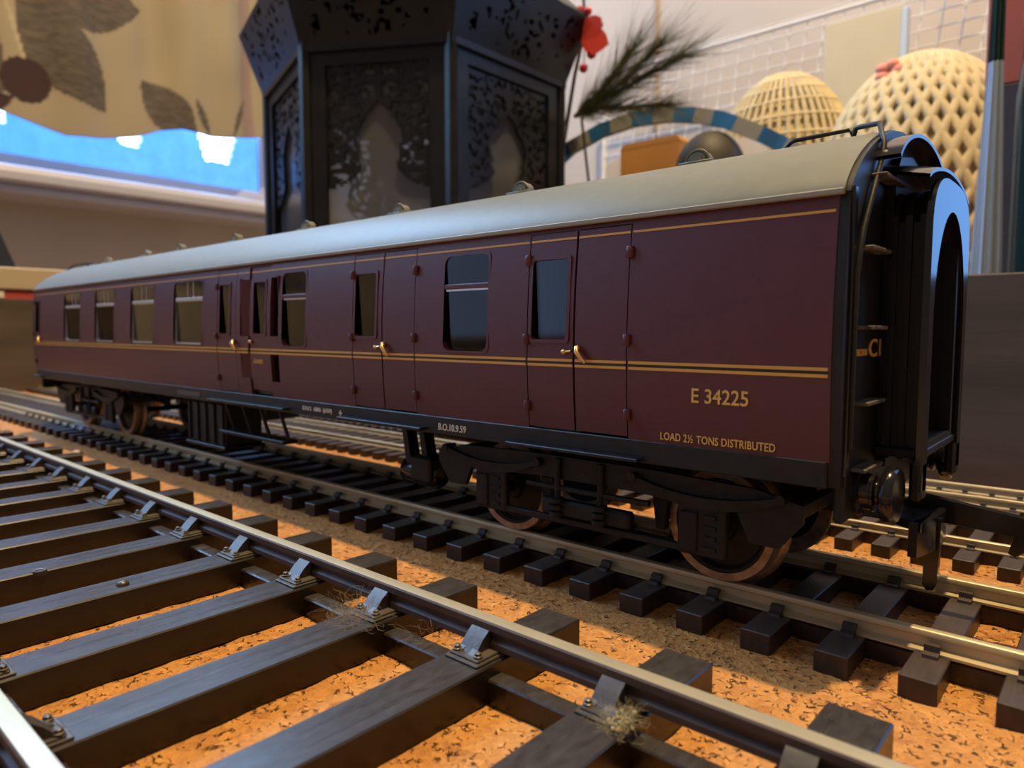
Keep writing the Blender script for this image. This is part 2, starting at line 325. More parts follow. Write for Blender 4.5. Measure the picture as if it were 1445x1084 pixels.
def tag(o, label, cat, group=None, kind=None):
    if label: o['label'] = label
    if cat: o['category'] = cat
    if group: o['group'] = group
    if kind: o['kind'] = kind
    return o
def struct(o): o['kind'] = 'structure'; return o
# parts of a thing are built in world millimetres: location 0 in world, whatever the parent's origin
def bez(p0, p1, p2, n=8):
    p0, p1, p2 = Vector(p0), Vector(p1), Vector(p2)
    return [p0*(1-t)**2+p1*2*t*(1-t)+p2*t*t for t in [i/n for i in range(n+1)]]

# ------------------------------------------------------------------ room shell
def wall_with_hole(name, axis, pos, a0, a1, z0, z1, hole, material, th=12):
    h0, h1, k0, k1 = hole; mb = MB()
    for (b0, b1, c0, c1) in ((a0, h0, z0, z1), (h1, a1, z0, z1), (h0, h1, z0, k0), (h0, h1, k1, z1)):
        if axis == 'x': mb.box(pos, pos+th, b0, b1, c0, c1)
        else: mb.box(b0, b1, pos, pos+th, c0, c1)
    return struct(mb.build(name, material))
struct(MB().box(-774, 460, -1250, 446, -30, -8).build('floor', 'table'))
wall_with_hole('wall_left', 'x', -774, -420, 432, -8, 1000, (-380, 352, 174, 930), 'wall_l')
wall_with_hole('wall_left_front', 'x', -774, -1250, -420, -8, 1000, (-1150, -560, 10, 930), 'wall_l')
wall_with_hole('wall_back', 'y', 432, -774, 460, -8, 1000, (24, 340, 40, 570), 'wall')
for i, x in enumerate((-299, -620)):
    struct(MB().box(x-1.4, x+1.4, 430.2, 432.0, -8, 1000).build('trim_%d' % (i+1), mat('joint_strip_%d' % i, (0.42, 0.34, 0.26), 0.7)))
# window 1: frame, clear pane, frosted lower strip, sill
w1 = struct(link('window_1', None, None, (-770, -14, 174)))
for (y0, y1, z0, z1) in ((-380, 352, 174, 184), (-380, 352, 918, 930), (-380, -368, 184, 918), (340, 352, 184, 918), (-20, -8, 184, 918)):
    MB().box(-770, -752, y0, y1, z0, z1, c=1.5).build('window_frame', 'sill', w1)
for (y0, y1) in ((-368, -20), (-8, 340)):
    MB().box(-764, -762, y0, y1, 234, 918).build('pane', 'sky', w1)
    mb = MB(); n = 140                      # frosted strip with an uneven upper edge
    for i in range(n):
        a = y0+(y1-y0)*i/n; b = y0+(y1-y0)*(i+1)/n
        mb.box(-762, -757, a, b, 184, 246-36*min(1, 1.25*sum(math.exp(-((a-q)/w_)**4) for q, w_ in ((92, 11), (203, 13), (292, 19))))+2*noise.noise((a*0.13, 4, 0)))
    mb.build('frosted_pane', 'frost', w1)
    MB().box(-764, -762.5, y0, y1, 184, 234).build('pane', 'sky', w1)
sl = MB(); sl.prism([(-774, 150), (-700, 150), (-697, 152), (-696, 158), (-698, 163), (-703, 165), (-760, 168), (-774, 174)], -400, 372, 'y')
sl.box(-768, -708, -395, 366, 143, 150, c=1.2)
struct(sl.build('window_sill', 'sill', smooth=30))
struct(MB().box(-774, -757, -380, 352, 168, 174).build('trim_3', 'sill'))
# window 2 in the back wall, right of the picture
w2 = struct(link('window_2', None, None, (190, 440, 90)))
for (x0, x1, z0, z1) in ((24, 340, 40, 46), (24, 340, 560, 570), (24, 30, 46, 560), (330, 340, 46, 560), (186, 194, 46, 560)):
    MB().box(x0, x1, 428, 444, z0, z1, c=1.5).build('window_frame', 'sill', w2)
for (x0, x1) in ((30, 186), (194, 330)): MB().box(x0, x1, 437, 439, 46, 560).build('pane', 'sky2', w2)
w3 = struct(link('window_3', None, None, (-770, -855, 10)))
for (y0, y1, z0, z1) in ((-1150, -560, 10, 20), (-1150, -560, 918, 930), (-1150, -1138, 20, 918), (-572, -560, 20, 918), (-861, -849, 20, 918)):
    MB().box(-770, -752, y0, y1, z0, z1, c=1.5).build('window_frame', 'sill', w3)
for (y0, y1) in ((-1138, -861), (-849, -572)): MB().box(-764, -762, y0, y1, 20, 918).build('pane', 'sky3', w3)

# ------------------------------------------------------------------ curtain
def lens(y, z, cy, cz, dy, dz, Lh, W):
    d = math.hypot(dy, dz); ux, uz = dy/d, dz/d; a = (y-cy)*ux+(z-cz)*uz; b = -(y-cy)*uz+(z-cz)*ux
    return abs(a) < Lh and abs(b) < W*(1-(a/Lh)**2)
BOT = [(-200, 209), (60, 210), (84, 209), (94, 206), (114, 201), (132, 196), (157, 199), (193, 208), (215, 219), (233, 223), (262, 221), (283, 224), (321, 234), (345, 236)]
def interp(t, x):
    for (a, b), (c, d) in zip(t, t[1:]):
        if a <= x <= c: return b+(d-b)*(x-a)/(c-a)
    return t[0][1] if x < t[0][0] else t[-1][1]
def curtain():
    ny, nz = 300, 130; Y0, Y1, ZT = -190, 330, 430
    vs = []; cols = []
    for j in range(nz+1):
        for i in range(ny+1):
            y = Y0+(Y1-Y0)*i/ny; zb = interp(BOT, y); z = zb+(ZT-zb)*(j/nz)**1.15
            fold = 7*math.sin(y*0.052+0.6)+3*math.sin(y*0.13+1.0+z*0.004)+2*noise.noise((y*0.02, z*0.02, 0))
            vs.append((-706+fold*(0.5+0.5*min(1, (z-zb)/60)), y, z))
            c = (0.255, 0.222, 0.160, 0)
            leaf = (0.055, 0.046, 0.042, 1); mar = (0.030, 0.012, 0.015, 0)
            if lens(y, z, 133, 262, 50, -58, 50, 27): c = leaf
            if lens(y, z, 146, 316, 60, 10, 56, 28): c = leaf
            if lens(y, z, 222, 238, 40, -42, 34, 19): c = leaf
            if lens(y, z, 82, 256, 4, -30, 40, 8): c = leaf
            if lens(y, z, 253, 238, 9, -22, 17, 4) or lens(y, z, 292, 246, -8, -22, 22, 3.2): c = leaf
            if ((y-105)/18)**2+((z-237)/19)**2 < 1: c = mar
            if lens(y, z, 82, 216, 20, 6, 14, 8): c = mar
            if z > 255 and lens(y, z, 101, 268, 7, -30, 40, 1.6): c = (0.34, 0.30, 0.21, 0)
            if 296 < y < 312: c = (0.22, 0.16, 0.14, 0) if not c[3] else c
            if y < 60 and (lens(y, z, 10, 290, 40, 30, 60, 28) or lens(y, z, -80, 260, 40, -45, 50, 25)): c = leaf
            cols.append(c)
    fs = [(j*(ny+1)+i, j*(ny+1)+i+1, (j+1)*(ny+1)+i+1, (j+1)*(ny+1)+i) for j in range(nz) for i in range(ny)]
    me = bpy.data.meshes.new('curtain'); me.from_pydata([(a*S, b*S, c*S) for a, b, c in vs], [], fs); me.materials.append(M['print'])
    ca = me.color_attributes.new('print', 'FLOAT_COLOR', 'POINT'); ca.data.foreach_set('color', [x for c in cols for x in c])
    me.polygons.foreach_set('use_smooth', [True]*len(fs))
    o = link('curtain', me); md = o.modifiers.new('thickness', 'SOLIDIFY'); md.thickness = 0.0012
    tag(o, 'beige curtain printed with dark leaves hanging over the bright window', 'curtain')
curtain()

# ------------------------------------------------------------------ cork sheet and boards
def cork():
    st = 1.0; x0, x1, y0, y1 = -436, 40, -110, 84
    nx = int((x1-x0)/st); ny = int((y1-y0)/st); vs = []; fs = []
    for j in range(ny+1):
        for i in range(nx+1):
            x = x0+i*st; y = y0+j*st
            h = 0.22*noise.noise((x*0.45, y*0.45, 3))+0.16*noise.noise((x*1.1, y*1.1, 8))+0.10*noise.noise((x*0.12, y*0.12, 1))
            vs.append((x, y, -4.12+h*0.8))
    W = nx+1
    fs = [(j*W+i, j*W+i+1, (j+1)*W+i+1, (j+1)*W+i) for j in range(ny) for i in range(nx)]
    mb = MB(); mb.v = vs; mb.f = fs; mb.m = [0]*len(fs)
    o = len(mb.v)                                       # closed skirt and underside
    ring = [i for i in range(W)]+[j*W+nx for j in range(1, ny+1)]+[ny*W+i for i in range(nx-1, -1, -1)]+[j*W for j in range(ny-1, 0, -1)]
    mb.v += [(vs[i][0], vs[i][1], -8) for i in ring]; k = len(ring)
    mb.f += [(ring[a], o+a, o+(a+1) % k, ring[(a+1) % k]) for a in range(k)]+[tuple(range(o, o+k))]; mb.m += [0]*(k+1)
    me = bpy.data.meshes.new('cork_sheet'); me.from_pydata([(a*S, b*S, c*S) for a, b, c in mb.v], [], mb.f); me.materials.append(M['cork'])
    me.polygons.foreach_set('use_smooth', [True]*len(me.polygons))
    tag(link('cork_sheet', me), 'orange-brown cork sheet lying under all the tracks', 'cork sheet')
cork()
MBb = MB().box(-430, 40, 84.5, 90, -8, 39.2, 0, c=0.3); tag(MBb.build('backboard', 'board'), 'dark stained board standing along the rear edge behind the tracks', 'board')
tag(MB().box(-442, -436.5, -110, 84, -8, 44.3, 0, c=0.3).build('end_board', 'board'), 'dark board closing the far left end of the layout', 'board')

# ------------------------------------------------------------------ tracks
def rail_profile_fb(yc, zt, zb, hw, fw, web):
    h = zt-zb
    return [(yc-fw/2, zb), (yc+fw/2, zb), (yc+fw/2, zb+.12*h), (yc+web/2+.05, zb+.22*h), (yc+web/2, zb+.62*h), (yc+hw/2, zb+.70*h), (yc+hw/2, zt-.07*h), (yc+hw/2-.08*hw, zt-.02*h), (yc+hw*.25, zt),
            (yc-hw*.25, zt), (yc-hw/2+.08*hw, zt-.02*h), (yc-hw/2, zt-.07*h), (yc-hw/2, zb+.70*h), (yc-web/2, zb+.62*h), (yc-web/2-.05, zb+.22*h), (yc-fw/2, zb+.12*h)]
# --- wide gauge track in the foreground (bullhead rails in cast chairs)
def foreground_track():
    yc, half, zt = -54.4, 16.78, 2.0
    t = thing('railway_track', 'large wide-gauge track with thick dark sleepers in the foreground', 'track', (-110, yc, -4.1))
    X0, X1 = -300, 36
    for s in (1, -1):
        y = yc+s*half; hw = .8
        prof = [(y-.78, -.35), (y+.78, -.35), (y+.78, .2), (y+.3, .5), (y+.3, .95), (y+hw, 1.2), (y+hw, 1.82), (y+hw-.14, 1.98), (y+.3, 2.0), (y-.3, 2.0), (y-hw+.14, 1.98), (y-hw, 1.82), (y-hw, 1.2), (y-.3, .95), (y-.3, .5), (y-.78, .2)]
        mb = MB(); n = len(prof); vs = [(X0, *p) for p in prof]+[(X1, *p) for p in prof]
        for i in range(n): mb.add([vs[i], vs[(i+1) % n], vs[n+(i+1) % n], vs[n+i]], [(0, 1, 2, 3)], 1 if i in (7, 8, 9) else 0)
        mb.add(vs[:n], [tuple(range(n))]); mb.add(vs[n:], [tuple(range(n))])
        r = mb.build('rail', ['railweb', 'railtop'], t); r['label'] = 'brown rail with a bright worn top'
        w_ = MB().box(X0, X1, y-2.9 if s > 0 else y+.9, y-.9 if s > 0 else y+2.9, -4.3, -1.9, c=.15).build('web_strip', 'sleeper', t)
    sm = MB().box(-2.36, 2.36, -27.4, 27.4, -1.9, 1.4, c=.14).mesh('sleeper', 'sleeper')
    # chair: base plate, two jaws, key, bolts
    def chair(side):
        c = MB(); c.box(-2.0, 2.0, -3.9, 3.6, 0, .28, c=.08); c.box(-1.75, 1.75, -3.5, 3.2, .25, .5, c=.08)
        def jaw(d, xo):
            pr = [(-3.0, .35), (-2.5, .75), (-1.75, 1.55), (-.98, 2.15), (-.80, 2.05), (-.80, .35)]
            vs = [(xo-1.05+.12*0, d*p[0], p[1]) for p in pr]+[(xo+1.05, d*p[0], p[1]) for p in pr]; k = len(pr)
            c.add(vs, [(i, (i+1) % k, k+(i+1) % k, k+i) for i in range(k)]+[tuple(range(k)), tuple(range(k, 2*k))])
            # splayed toes either side of the web
            for e in (-1, 1):
                tp = [(-3.3, .35), (-2.2, .95), (-1.6, .35)]
                v2 = [(xo+e*.75-.32, d*p[0], p[1]) for p in tp]+[(xo+e*.75+.32, d*p[0], p[1]) for p in tp]
                c.add(v2, [(0, 1, 4, 3), (1, 2, 5, 4), (2, 0, 3, 5), (0, 1, 2), (3, 4, 5)])
        jaw(1, -.35); jaw(-1, .35)
        for bx, by in ((-1.35, -2.9), (1.2, -2.9), (-1.2, 2.8), (1.35, 2.8)):
            c.lathe([(0, .5), (.42, .5), (.42, .66), (.30, .72), (.30, .92), (.2, 1.0), (0, 1.02)], (bx, by, 0), n=10)
        return c.mesh('rail_chair', 'chair', smooth=35)
    cm = chair(1)
    xs = [-42.55+14.2*k for k in range(-18, 6)]
    for x in xs:
        sl_ = link('sleeper', sm, t, (x, yc, -2.2))
        for s in (1, -1): link('rail_chair', cm, sl_, (x, yc+s*half, -.82))
    return t
ft = foreground_track()
# pin head and moulded hole on two sleepers
tag(MB().lathe([(0, .55), (.35, .5), (.62, .3), (.7, .0)], (-84.8, -53.6, -.82), n=14).build('track_pin', 'chair', smooth=True), 'small domed pin head on a foreground sleeper', 'pin')
tag(MB().lathe([(.42, -.7), (.42, .10), (.55, .16), (.75, .14), (.82, 0), (.82, -.4)], (-97.35, -58.4, -.82), n=18).build('pin_hole_collar', 'chair', smooth=True), 'raised ring around a fixing hole on a foreground sleeper', 'ring')

def small_track(yc, gauge, zt, zb, hw, fw, web, sl_half, sl_w, zs, spacing, xr, X0, X1, label, clip_from, name='railway_track', joiner=False, wire=True):
    t = thing(name, label, 'track', ((X0+X1)/2, yc, -4.1))
    ry = gauge/2+hw/2
    for s in (1, -1):
        MB().prism(rail_profile_fb(yc+s*ry, zt, zb, hw, fw, web), X0, X1, 'x').build('rail', 'rail', t, smooth=40)
        MB().box(X0, X1, yc+s*ry-fw*.42, yc+s*ry+fw*.42, -4.3, zs-.35).build('web_strip', 'sleeper_oo', t)
    sm = MB().box(-sl_w/2, sl_w/2, -sl_half, sl_half, -4.35-zs, 0, c=.10).mesh('sleeper', 'sleeper_oo')
    c = MB(); k = fw/2
    # clip: block on the sleeper with a nib over the rail foot
    pr = [(0, 0), (-.95, 0), (-.85, .28), (-.25, .40), (-.12, .92), (.42, .98), (.45, .62), (.10, .5), (.02, .2)]
    sc = fw/2.2; pr = [(a*sc, b*sc) for a, b in pr]
    c.prism(pr, -.62*sc, .62*sc, 'x'); cm = c.mesh('rail_clip', 'sleeper_oo')
    c2 = MB(); c2.prism([(-a, b) for a, b in pr], -.62*sc, .62*sc, 'x'); cm2 = c2.mesh('rail_clip', 'sleeper_oo')
    x = xr-sl_w/2; n = 0
    while x > X0+2:
        if x < X1-1:
            o = link('sleeper', sm, t, (x, yc, zs))
            if x > clip_from:
                for s in (1, -1):
                    link('rail_clip', cm, o, (x, yc+s*ry-k, zs)); link('rail_clip', cm2, o, (x, yc+s*ry+k, zs))
        x -= spacing
    if joiner:
        y = yc-ry
        MB().box(-246, -233, y-fw*.62, y+fw*.62, zb-.1, zb+.32, c=.08).build('rail_joiner', 'silver', t)
        MB().box(-246, -233, y-.75, y-.38, zb+.2, zb+1.35, c=.1).build('rail_joiner', 'silver', t)
    return t
small_track(0, 16.5, 0, -2.0, 1.0, 2.3, .45, 15.7, 3.05, -2.0, 7.2, 24.98, -434, 30, 'middle track that the maroon coach stands on', -300, joiner=True)
small_track(38.2, 12.2, -1.0, -2.3, .8, 1.7, .36, 13.2, 2.5, -2.3, 5.0, 15.8, -434, 30, 'narrower track just behind the coach track', -60)
small_track(64.6, 9.1, -.4, -2.1, .75, 1.5, .34, 10.0, 2.2, -2.1, 4.15, 16.5, -434, 30, 'narrowest track at the back beside the dark board', -60)

# ------------------------------------------------------------------ coach
coach = thing('model_coach', 'maroon model railway brake coach with grey roof and gold lining', 'model coach', (-134, 0, 0))
XA, XB = -247.8, -19.7           # body ends
def yp(z):
    return 18.5-.95*((z-26)/14)**2 if z >= 26 else 18.5-.5*((26-z)/9.7)**2
def panel(x0, x1, z0, z1, holes, off=0.0, th=.8, side=-1, extra_x=()):
    xs = sorted(set([x0, x1]+[h[0] for h in holes]+[h[1] for h in holes]+list(extra_x))); xs = [x for x in xs if x0 <= x <= x1]
    zs = set([z0, z1]+[h[2] for h in holes]+[h[3] for h in holes]); z = z0
    while z < z1: zs.add(z); z += 2.0
    zs = sorted(q for q in zs if z0 <= q <= z1)
    zs = [q for i, q in enumerate(zs) if i == 0 or q-zs[i-1] > 1e-6]
    solid = lambda i, j: 0 <= i < len(xs)-1 and 0 <= j < len(zs)-1 and not any(h[0]-1e-6 <= xs[i] and xs[i+1] <= h[1]+1e-6 and h[2]-1e-6 <= zs[j] and zs[j+1] <= h[3]+1e-6 for h in holes)
    mb = MB(); P = lambda x, z, d: (x, side*(yp(z)+off-d), z)
    for i in range(len(xs)-1):
        for j in range(len(zs)-1):
            if not solid(i, j): continue
            a, b, c, d = xs[i], xs[i+1], zs[j], zs[j+1]
            mb.add([P(a, c, 0), P(b, c, 0), P(b, d, 0), P(a, d, 0)], [(0, 1, 2, 3)])
            mb.add([P(a, c, th), P(b, c, th), P(b, d, th), P(a, d, th)], [(3, 2, 1, 0)])
            if not solid(i-1, j): mb.add([P(a, c, 0), P(a, d, 0), P(a, d, th), P(a, c, th)], [(0, 1, 2, 3)])
            if not solid(i+1, j): mb.add([P(b, c, 0), P(b, d, 0), P(b, d, th), P(b, c, th)], [(0, 1, 2, 3)])
            if not solid(i, j-1): mb.add([P(a, c, 0), P(b, c, 0), P(b, c, th), P(a, c, th)], [(0, 1, 2, 3)])
            if not solid(i, j+1): mb.add([P(a, d, 0), P(b, d, 0), P(b, d, th), P(a, d, th)], [(0, 1, 2, 3)])
    return mb
def ring(x0, x1, z0, z1, mo, r, off0, off1, side=-1, mi_=0.0):
    # rounded frame: outer rectangle grown by mo, inner rounded rectangle shrunk by mi_
    def loop(a, b, c, d, rad):
        pts = []
        for cx, cz, s in ((b-rad, d-rad, 0), (a+rad, d-rad, 1), (a+rad, c+rad, 2), (b-rad, c+rad, 3)):
            for i in range(6):
                t = PI/2*(s+i/5); pts.append((cx+rad*math.cos(t), cz+rad*math.sin(t)))
        return pts
    o = loop(x0-mo, x1+mo, z0-mo, z1+mo, .35+r*.5); n_ = loop(x0+mi_, x1-mi_, z0+mi_, z1-mi_, r); k = len(o)
    mb = MB(); P = lambda p, d: (p[0], side*(yp(p[1])+d), p[1])
    for i in range(k):
        j = (i+1) % k
        mb.add([P(o[i], off0), P(o[j], off0), P(n_[j], off0), P(n_[i], off0)], [(0, 1, 2, 3)])
        mb.add([P(o[i], off0), P(o[j], off0), P(o[j], off1), P(o[i], off1)], [(3, 2, 1, 0)])
        mb.add([P(n_[i], off0), P(n_[j], off0), P(n_[j], off1), P(n_[i], off1)], [(0, 1, 2, 3)])
    return mb
WIN = [(-220.6, -208.0), (-197.2, -184.6), (-174.4, -161.6), (-151.5, -138.5), (-109.1, -101.9), (-69.0, -61.0)]
WZ = (25.6, 38.6)
def wz(i): return (25.2, 37.9) if i < 4 else (25.4, 37.7)
DOORS = [  # x0,x1, window rect or None, hinge side
    (-54.45, -47.5, (-53.7, -48.6, 27.0, 36.2), -1), (-47.5, -40.45, None, 1),
    (-89.1, -81.95, (-88.4, -83.5, 27.2, 36.4), -1), (-81.95, -74.8, None, 1),
    (-132.3, -125.0, (-131.2, -127.4, 27.4, 36.6), -1), (-246.9, -241.2, (-245.6, -242.4, 27.4, 36.6), -1)]
GUARD = (-120.4, -113.2)
POCK = [(-123.4, -120.4, 27.0, 37.2), (-123.4, -120.4, 19.4, 23.9), (-113.2, -110.2, 27.0, 37.2), (-113.2, -110.2, 19.0, 23.9)]
DZ0, DZ1 = 16.3, 39.35
for side in (-1, 1):
    holes = [(a, b, *wz(i)) for i, (a, b) in enumerate(WIN)]+[(a, b, DZ0, DZ1) for a, b, *_ in DOORS]+[(*GUARD, DZ0, DZ1)]+POCK
    o = panel(XA, XB, 16.3, 40.1, holes, side=side).build('body_side', 'maroon', coach, smooth=30)
    g = .14
    # doors
    for di, (a, b, wn, hs) in enumerate(DOORS):
        d = panel(a+g, b-g, DZ0+.3, DZ1-.12, [wn] if wn else [], off=-.02, side=side).build('door', 'maroon', coach, smooth=30)
        MB().box(a-.3, b+.3, side*(16.9)-.3, side*(16.9)+.3, DZ0, DZ1).build('door_jamb', 'lineblack', d)
        if wn:
            coachwin = ring(*wn, .45, .35, .16, -.75, side=side).build('window_frame', 'maroon', d, smooth=30)
            # the jamb must stay open behind the window: replaced by a frame below
            bpy.data.objects.remove(d.children[0], do_unlink=True)
            jb = MB()
            for (p, q, r1, r2) in ((a-.3, wn[0]-.2, DZ0, DZ1), (wn[1]+.2, b+.3, DZ0, DZ1), (wn[0]-.2, wn[1]+.2, DZ0, wn[2]-.2), (wn[0]-.2, wn[1]+.2, wn[3]+.2, DZ1)):
                jb.box(p, q, side*17.2-.3, side*17.2+.3, r1, r2)
            jb.build('door_jamb', 'lineblack', d)
            ym = side*(yp((wn[2]+wn[3])/2)-.55)
            MB().box(wn[0], wn[1], ym-.1, ym+.1, wn[2], wn[3]).build('window_pane', 'glass', d)
            if di in (0, 2):
                for q in range(1, 4):
                    x = wn[0]+(wn[1]-wn[0])*q/4; MB().box(x-.07, x+.07, ym-side*.45-.07, ym-side*.45+.07, wn[2], wn[3]).build('window_bar', 'black', d)
        hx = a if hs < 0 else b
        for hz in (36.3, 27.0, 19.0):
            MB().lathe([(0, -.62), (.36, -.62), (.48, -.45), (.48, .45), (.36, .62), (0, .62)], (hx, side*(yp(hz)+.12), hz), n=12).build('hinge', 'maroon', d, smooth=35)
        if side < 0 or True:
            lx = b-.0
            if hs < 0 and di not in (5,):
                y = side*(yp(25.6)+.25)
                MB().sphere((b-1.25, y, 25.6), (.36, .3, .3), 6).build('lock_knob', 'brass', d, smooth=True)
                MB().tube([(b-1.25, y, 25.6), (b-.2, y, 25.7)], .16, 8).build('lock_bar', 'brass', d, smooth=True)
            if hs > 0 or di in (4, 5):
                x = (a+.7) if hs > 0 else b-.3; y0 = side*yp(26)
                hb = MB(); hb.sphere((x, y0+side*.3, 26.0), (.42, .42, .42), 7)
                hb.tube([(x, y0+side*.45, 26.0), (x+.25, y0+side*.75, 25.6), (x+.75, y0+side*.7, 25.0), (x+1.25, y0+side*.5, 24.45)], [.30, .32, .27, .2], 10)
                hb.build('door_handle', 'brass', d, smooth=60)
    # guard's door with hand-hold pockets either side
    wn = (-119.0, -115.0, 27.4, 36.6); a, b = GUARD
    d = panel(a+g, b-g, DZ0+1.0, DZ1-.12, [wn], off=-.25, side=side).build('guard_door', 'maroon', coach, smooth=30)
    ring(*wn, .45, .35, -.1, -.9, side=side).build('window_frame', 'maroon', d, smooth=30)
    ym = side*(yp(32)-.8); MB().box(wn[0], wn[1], ym-.1, ym+.1, wn[2], wn[3]).build('window_pane', 'glass', d)
    MB().sphere((a+.9, side*(yp(26)+.1), 26.0), (.4, .35, .35), 6).build('lock_knob', 'brass', d, smooth=True)
    jb = MB()
    for (p, q, r1, r2) in ((a-.3, wn[0]-.2, DZ0, DZ1), (wn[1]+.2, b+.3, DZ0, DZ1), (wn[0]-.2, wn[1]+.2, DZ0, wn[2]-.2), (wn[0]-.2, wn[1]+.2, wn[3]+.2, DZ1)):
        jb.box(p, q, side*16.9-.3, side*16.9+.3, r1, r2)
    jb.build('door_jamb', 'lineblack', d)
    for (p, q, r1, r2) in POCK:
        left = p < -118
        mb = MB(); yo = yp((r1+r2)/2)
        # slanted floor of the pocket: flush at the outer end, deep beside the door
        pr = [(p, yo-.1), (q, yo-1.7), (q, yo-2.2), (p, yo-2.2)] if left else [(p, yo-1.7), (q, yo-.1), (q, yo-2.2), (p, yo-2.2)]
        mb.prism([(x, side*y) for x, y in pr], r1-.2, r2+.2, 'z'); k = mb.build('hand_hold_pocket', 'maroon', d)
    # saloon windows
    for i, (x0, x1) in enumerate(WIN):
        z0, z1 = wz(i); fr = ring(x0, x1, z0, z1, .3, 1.1, .10, -.85, side=side).build('window_frame', 'maroon', coach, smooth=30)
        ym = side*(yp(32)-.62)
        MB().box(x0-.1, x1+.1, ym-.12, ym+.12, z0-.1, z1+.1).build('window_pane', 'glass', fr)
        if i < 4:
            ring(x0+.35, x1-.35, z0+.3, z1-.3, .3, .8, -.25, -.62, side=side).build('silver_trim', 'silver', fr, smooth=30)
            yb = side*(yp(34)-.35); vb = MB(); vb.box(x0+.3, x1-.3, yb-.14, yb+.14, 33.9, 34.7, c=.1)
            vb.build('ventilator_bar', 'silver', fr)
            xm = (x0+x1)/2
            for xx in (xm-.3, xm+2.2): MB().box(xx-.12, xx+.12, yb-.1, yb+.1, 34.6, z1-.2).build('ventilator_post', 'silver', fr)
        else:
            yb = side*(yp(33.8)-.3); MB().box(x0, x1, yb-.3, yb+.3, 33.4, 34.05, c=.1).build('glazing_bar', 'maroon', fr)
            MB().box(x0+.2, x1-.2, yb-.15, yb+side*.05, 33.15, 33.42).build('glazing_trim', 'silver', fr)
    # lining
    def strip(xa, xb, z, h, mt, name, lift=.05):
        mb = MB(); Y = lambda q: side*(yp(q)+lift)
        mb.add([(xa, Y(z-h/2), z-h/2), (xb, Y(z-h/2), z-h/2), (xb, Y(z+h/2), z+h/2), (xa, Y(z+h/2), z+h/2),
                (xa, Y(z-h/2)-side*.1, z-h/2), (xb, Y(z-h/2)-side*.1, z-h/2), (xb, Y(z+h/2)-side*.1, z+h/2), (xa, Y(z+h/2)-side*.1, z+h/2)],
               [(0, 1, 2, 3), (7, 6, 5, 4), (0, 4, 5, 1), (3, 2, 6, 7), (0, 3, 7, 4), (1, 5, 6, 2)])
        mb.build(name, mt, coach)
    cuts = sorted([(q-.16, q+.16) for q in (-246.9, -241.2, -132.3, -125.0, -120.4, -113.2, -89.1, -81.95, -74.8, -54.45, -47.5, -40.45)])
    x = XA+.3; segs = []
    for (p, q) in cuts: segs.append((x, p)); x = q
    segs.append((x, XB-.25))
    for (xa, xb) in segs:
        if xb-xa < .3: continue
        lf = .05 if not (-120.5 < (xa+xb)/2 < -113) else -.2
        strip(xa, xb, 24.62, .30, 'gold', 'gold_line', lf); strip(xa, xb, 24.02, .30, 'gold', 'gold_line', lf); strip(xa, xb, 24.32, .34, 'lineblack', 'black_line', lf-.01)
        strip(xa, xb, 38.45, .24, 'gold', 'gold_line', lf)
    # solebar and footboards
    MB().box(XA+.6, XB-.2, side*17.75-.35, side*17.75+.35, 13.9, 16.35, c=.12).build('solebar', 'black', coach)
    for (xa, xb, z) in ((-135.3, -107.8, 14.75), (-57.1, -38.5, 14.45), (-92.2, -72.7, 14.65), (-246.5, -240, 14.7)):
        st = MB().box(xa, xb, side*18.75-.75, side*18.75+.75, z-.32, z+.08, c=.1).build('footboard', 'black', coach)
    lo_ = MB().box(-133.5, -110.2, side*16.6-1.5, side*16.6+1.5, 8.1, 8.7, c=.12); lo_.build('lower_step', 'black', coach)
    for xx in (-131, -124.5, -118, -111.5): MB().tube([(xx-1.0, side*17.3, 14.2), (xx, side*17.0, 11.5), (xx+.6, side*16.4, 8.5)], .34, 8).build('step_hanger', 'black', coach, smooth=True)

def text(s, w_, h_, mt, name, origin, ux, uz, parent, depth=.05, spacing=1.0):
    cu = bpy.data.curves.new('t', 'FONT'); cu.body = s; cu.size = 1; cu.space_character = spacing; cu.resolution_u = 4
    cu.extrude = 0.01; cu.offset = .012
    ob = bpy.data.objects.new('t', cu); COL.objects.link(ob); bpy.context.view_layer.update()
    me = bpy.data.meshes.new_from_object(ob.evaluated_get(bpy.context.evaluated_depsgraph_get())); bpy.data.objects.remove(ob)
    xs = [v.co.x for v in me.vertices]; ys = [v.co.y for v in me.vertices]
    if not xs: return
    ax, bx, ay, by = min(xs), max(xs), min(ys), max(ys); ux = Vector(ux); uz = Vector(uz); un = ux.cross(uz); o = Vector(origin)
    for v in me.vertices:
        p = o+ux*((v.co.x-ax)/(bx-ax)*w_)+uz*((v.co.y-ay)/(by-ay)*h_)+un*(v.co.z*depth/.01)
        v.co = p*S
    me.materials.clear(); me.materials.append(M[mt]); me.name = name
    return link(name, me, parent)
X_, Z_ = (1, 0, 0), (0, 0, 1)
t = text('E 34225', 5.85, 1.46, 'letter', 'number_lettering', (-32.9, -(yp(21.5)+.05), 20.82), X_, Z_, coach); t['label'] = 'gold number E 34225'
t = text('LOAD 2½ TONS DISTRIBUTED', 12.0, .82, 'letter', 'load_lettering', (-36.5, -(yp(17.1)+.05), 16.68), X_, Z_, coach, spacing=1.05); t['label'] = 'gold load lettering'
text('B.O.10.9.59', 5.25, .92, 'white', 'date_lettering', (-70.4, -18.14, 14.55), X_, Z_, coach)
text('S.H.O.  6806  (6/59)', 8.4, .9, 'white', 'works_lettering', (-103.7, -18.14, 14.6), X_, Z_, coach)
text('+', .8, .9, 'white', 'works_mark', (-93.4, -18.14, 14.6), X_, Z_, coach)
text('GUARD', 3.2, .72, 'letter', 'guard_lettering', (-119.1, -(yp(22.5)-.2), 22.1), X_, Z_, coach)
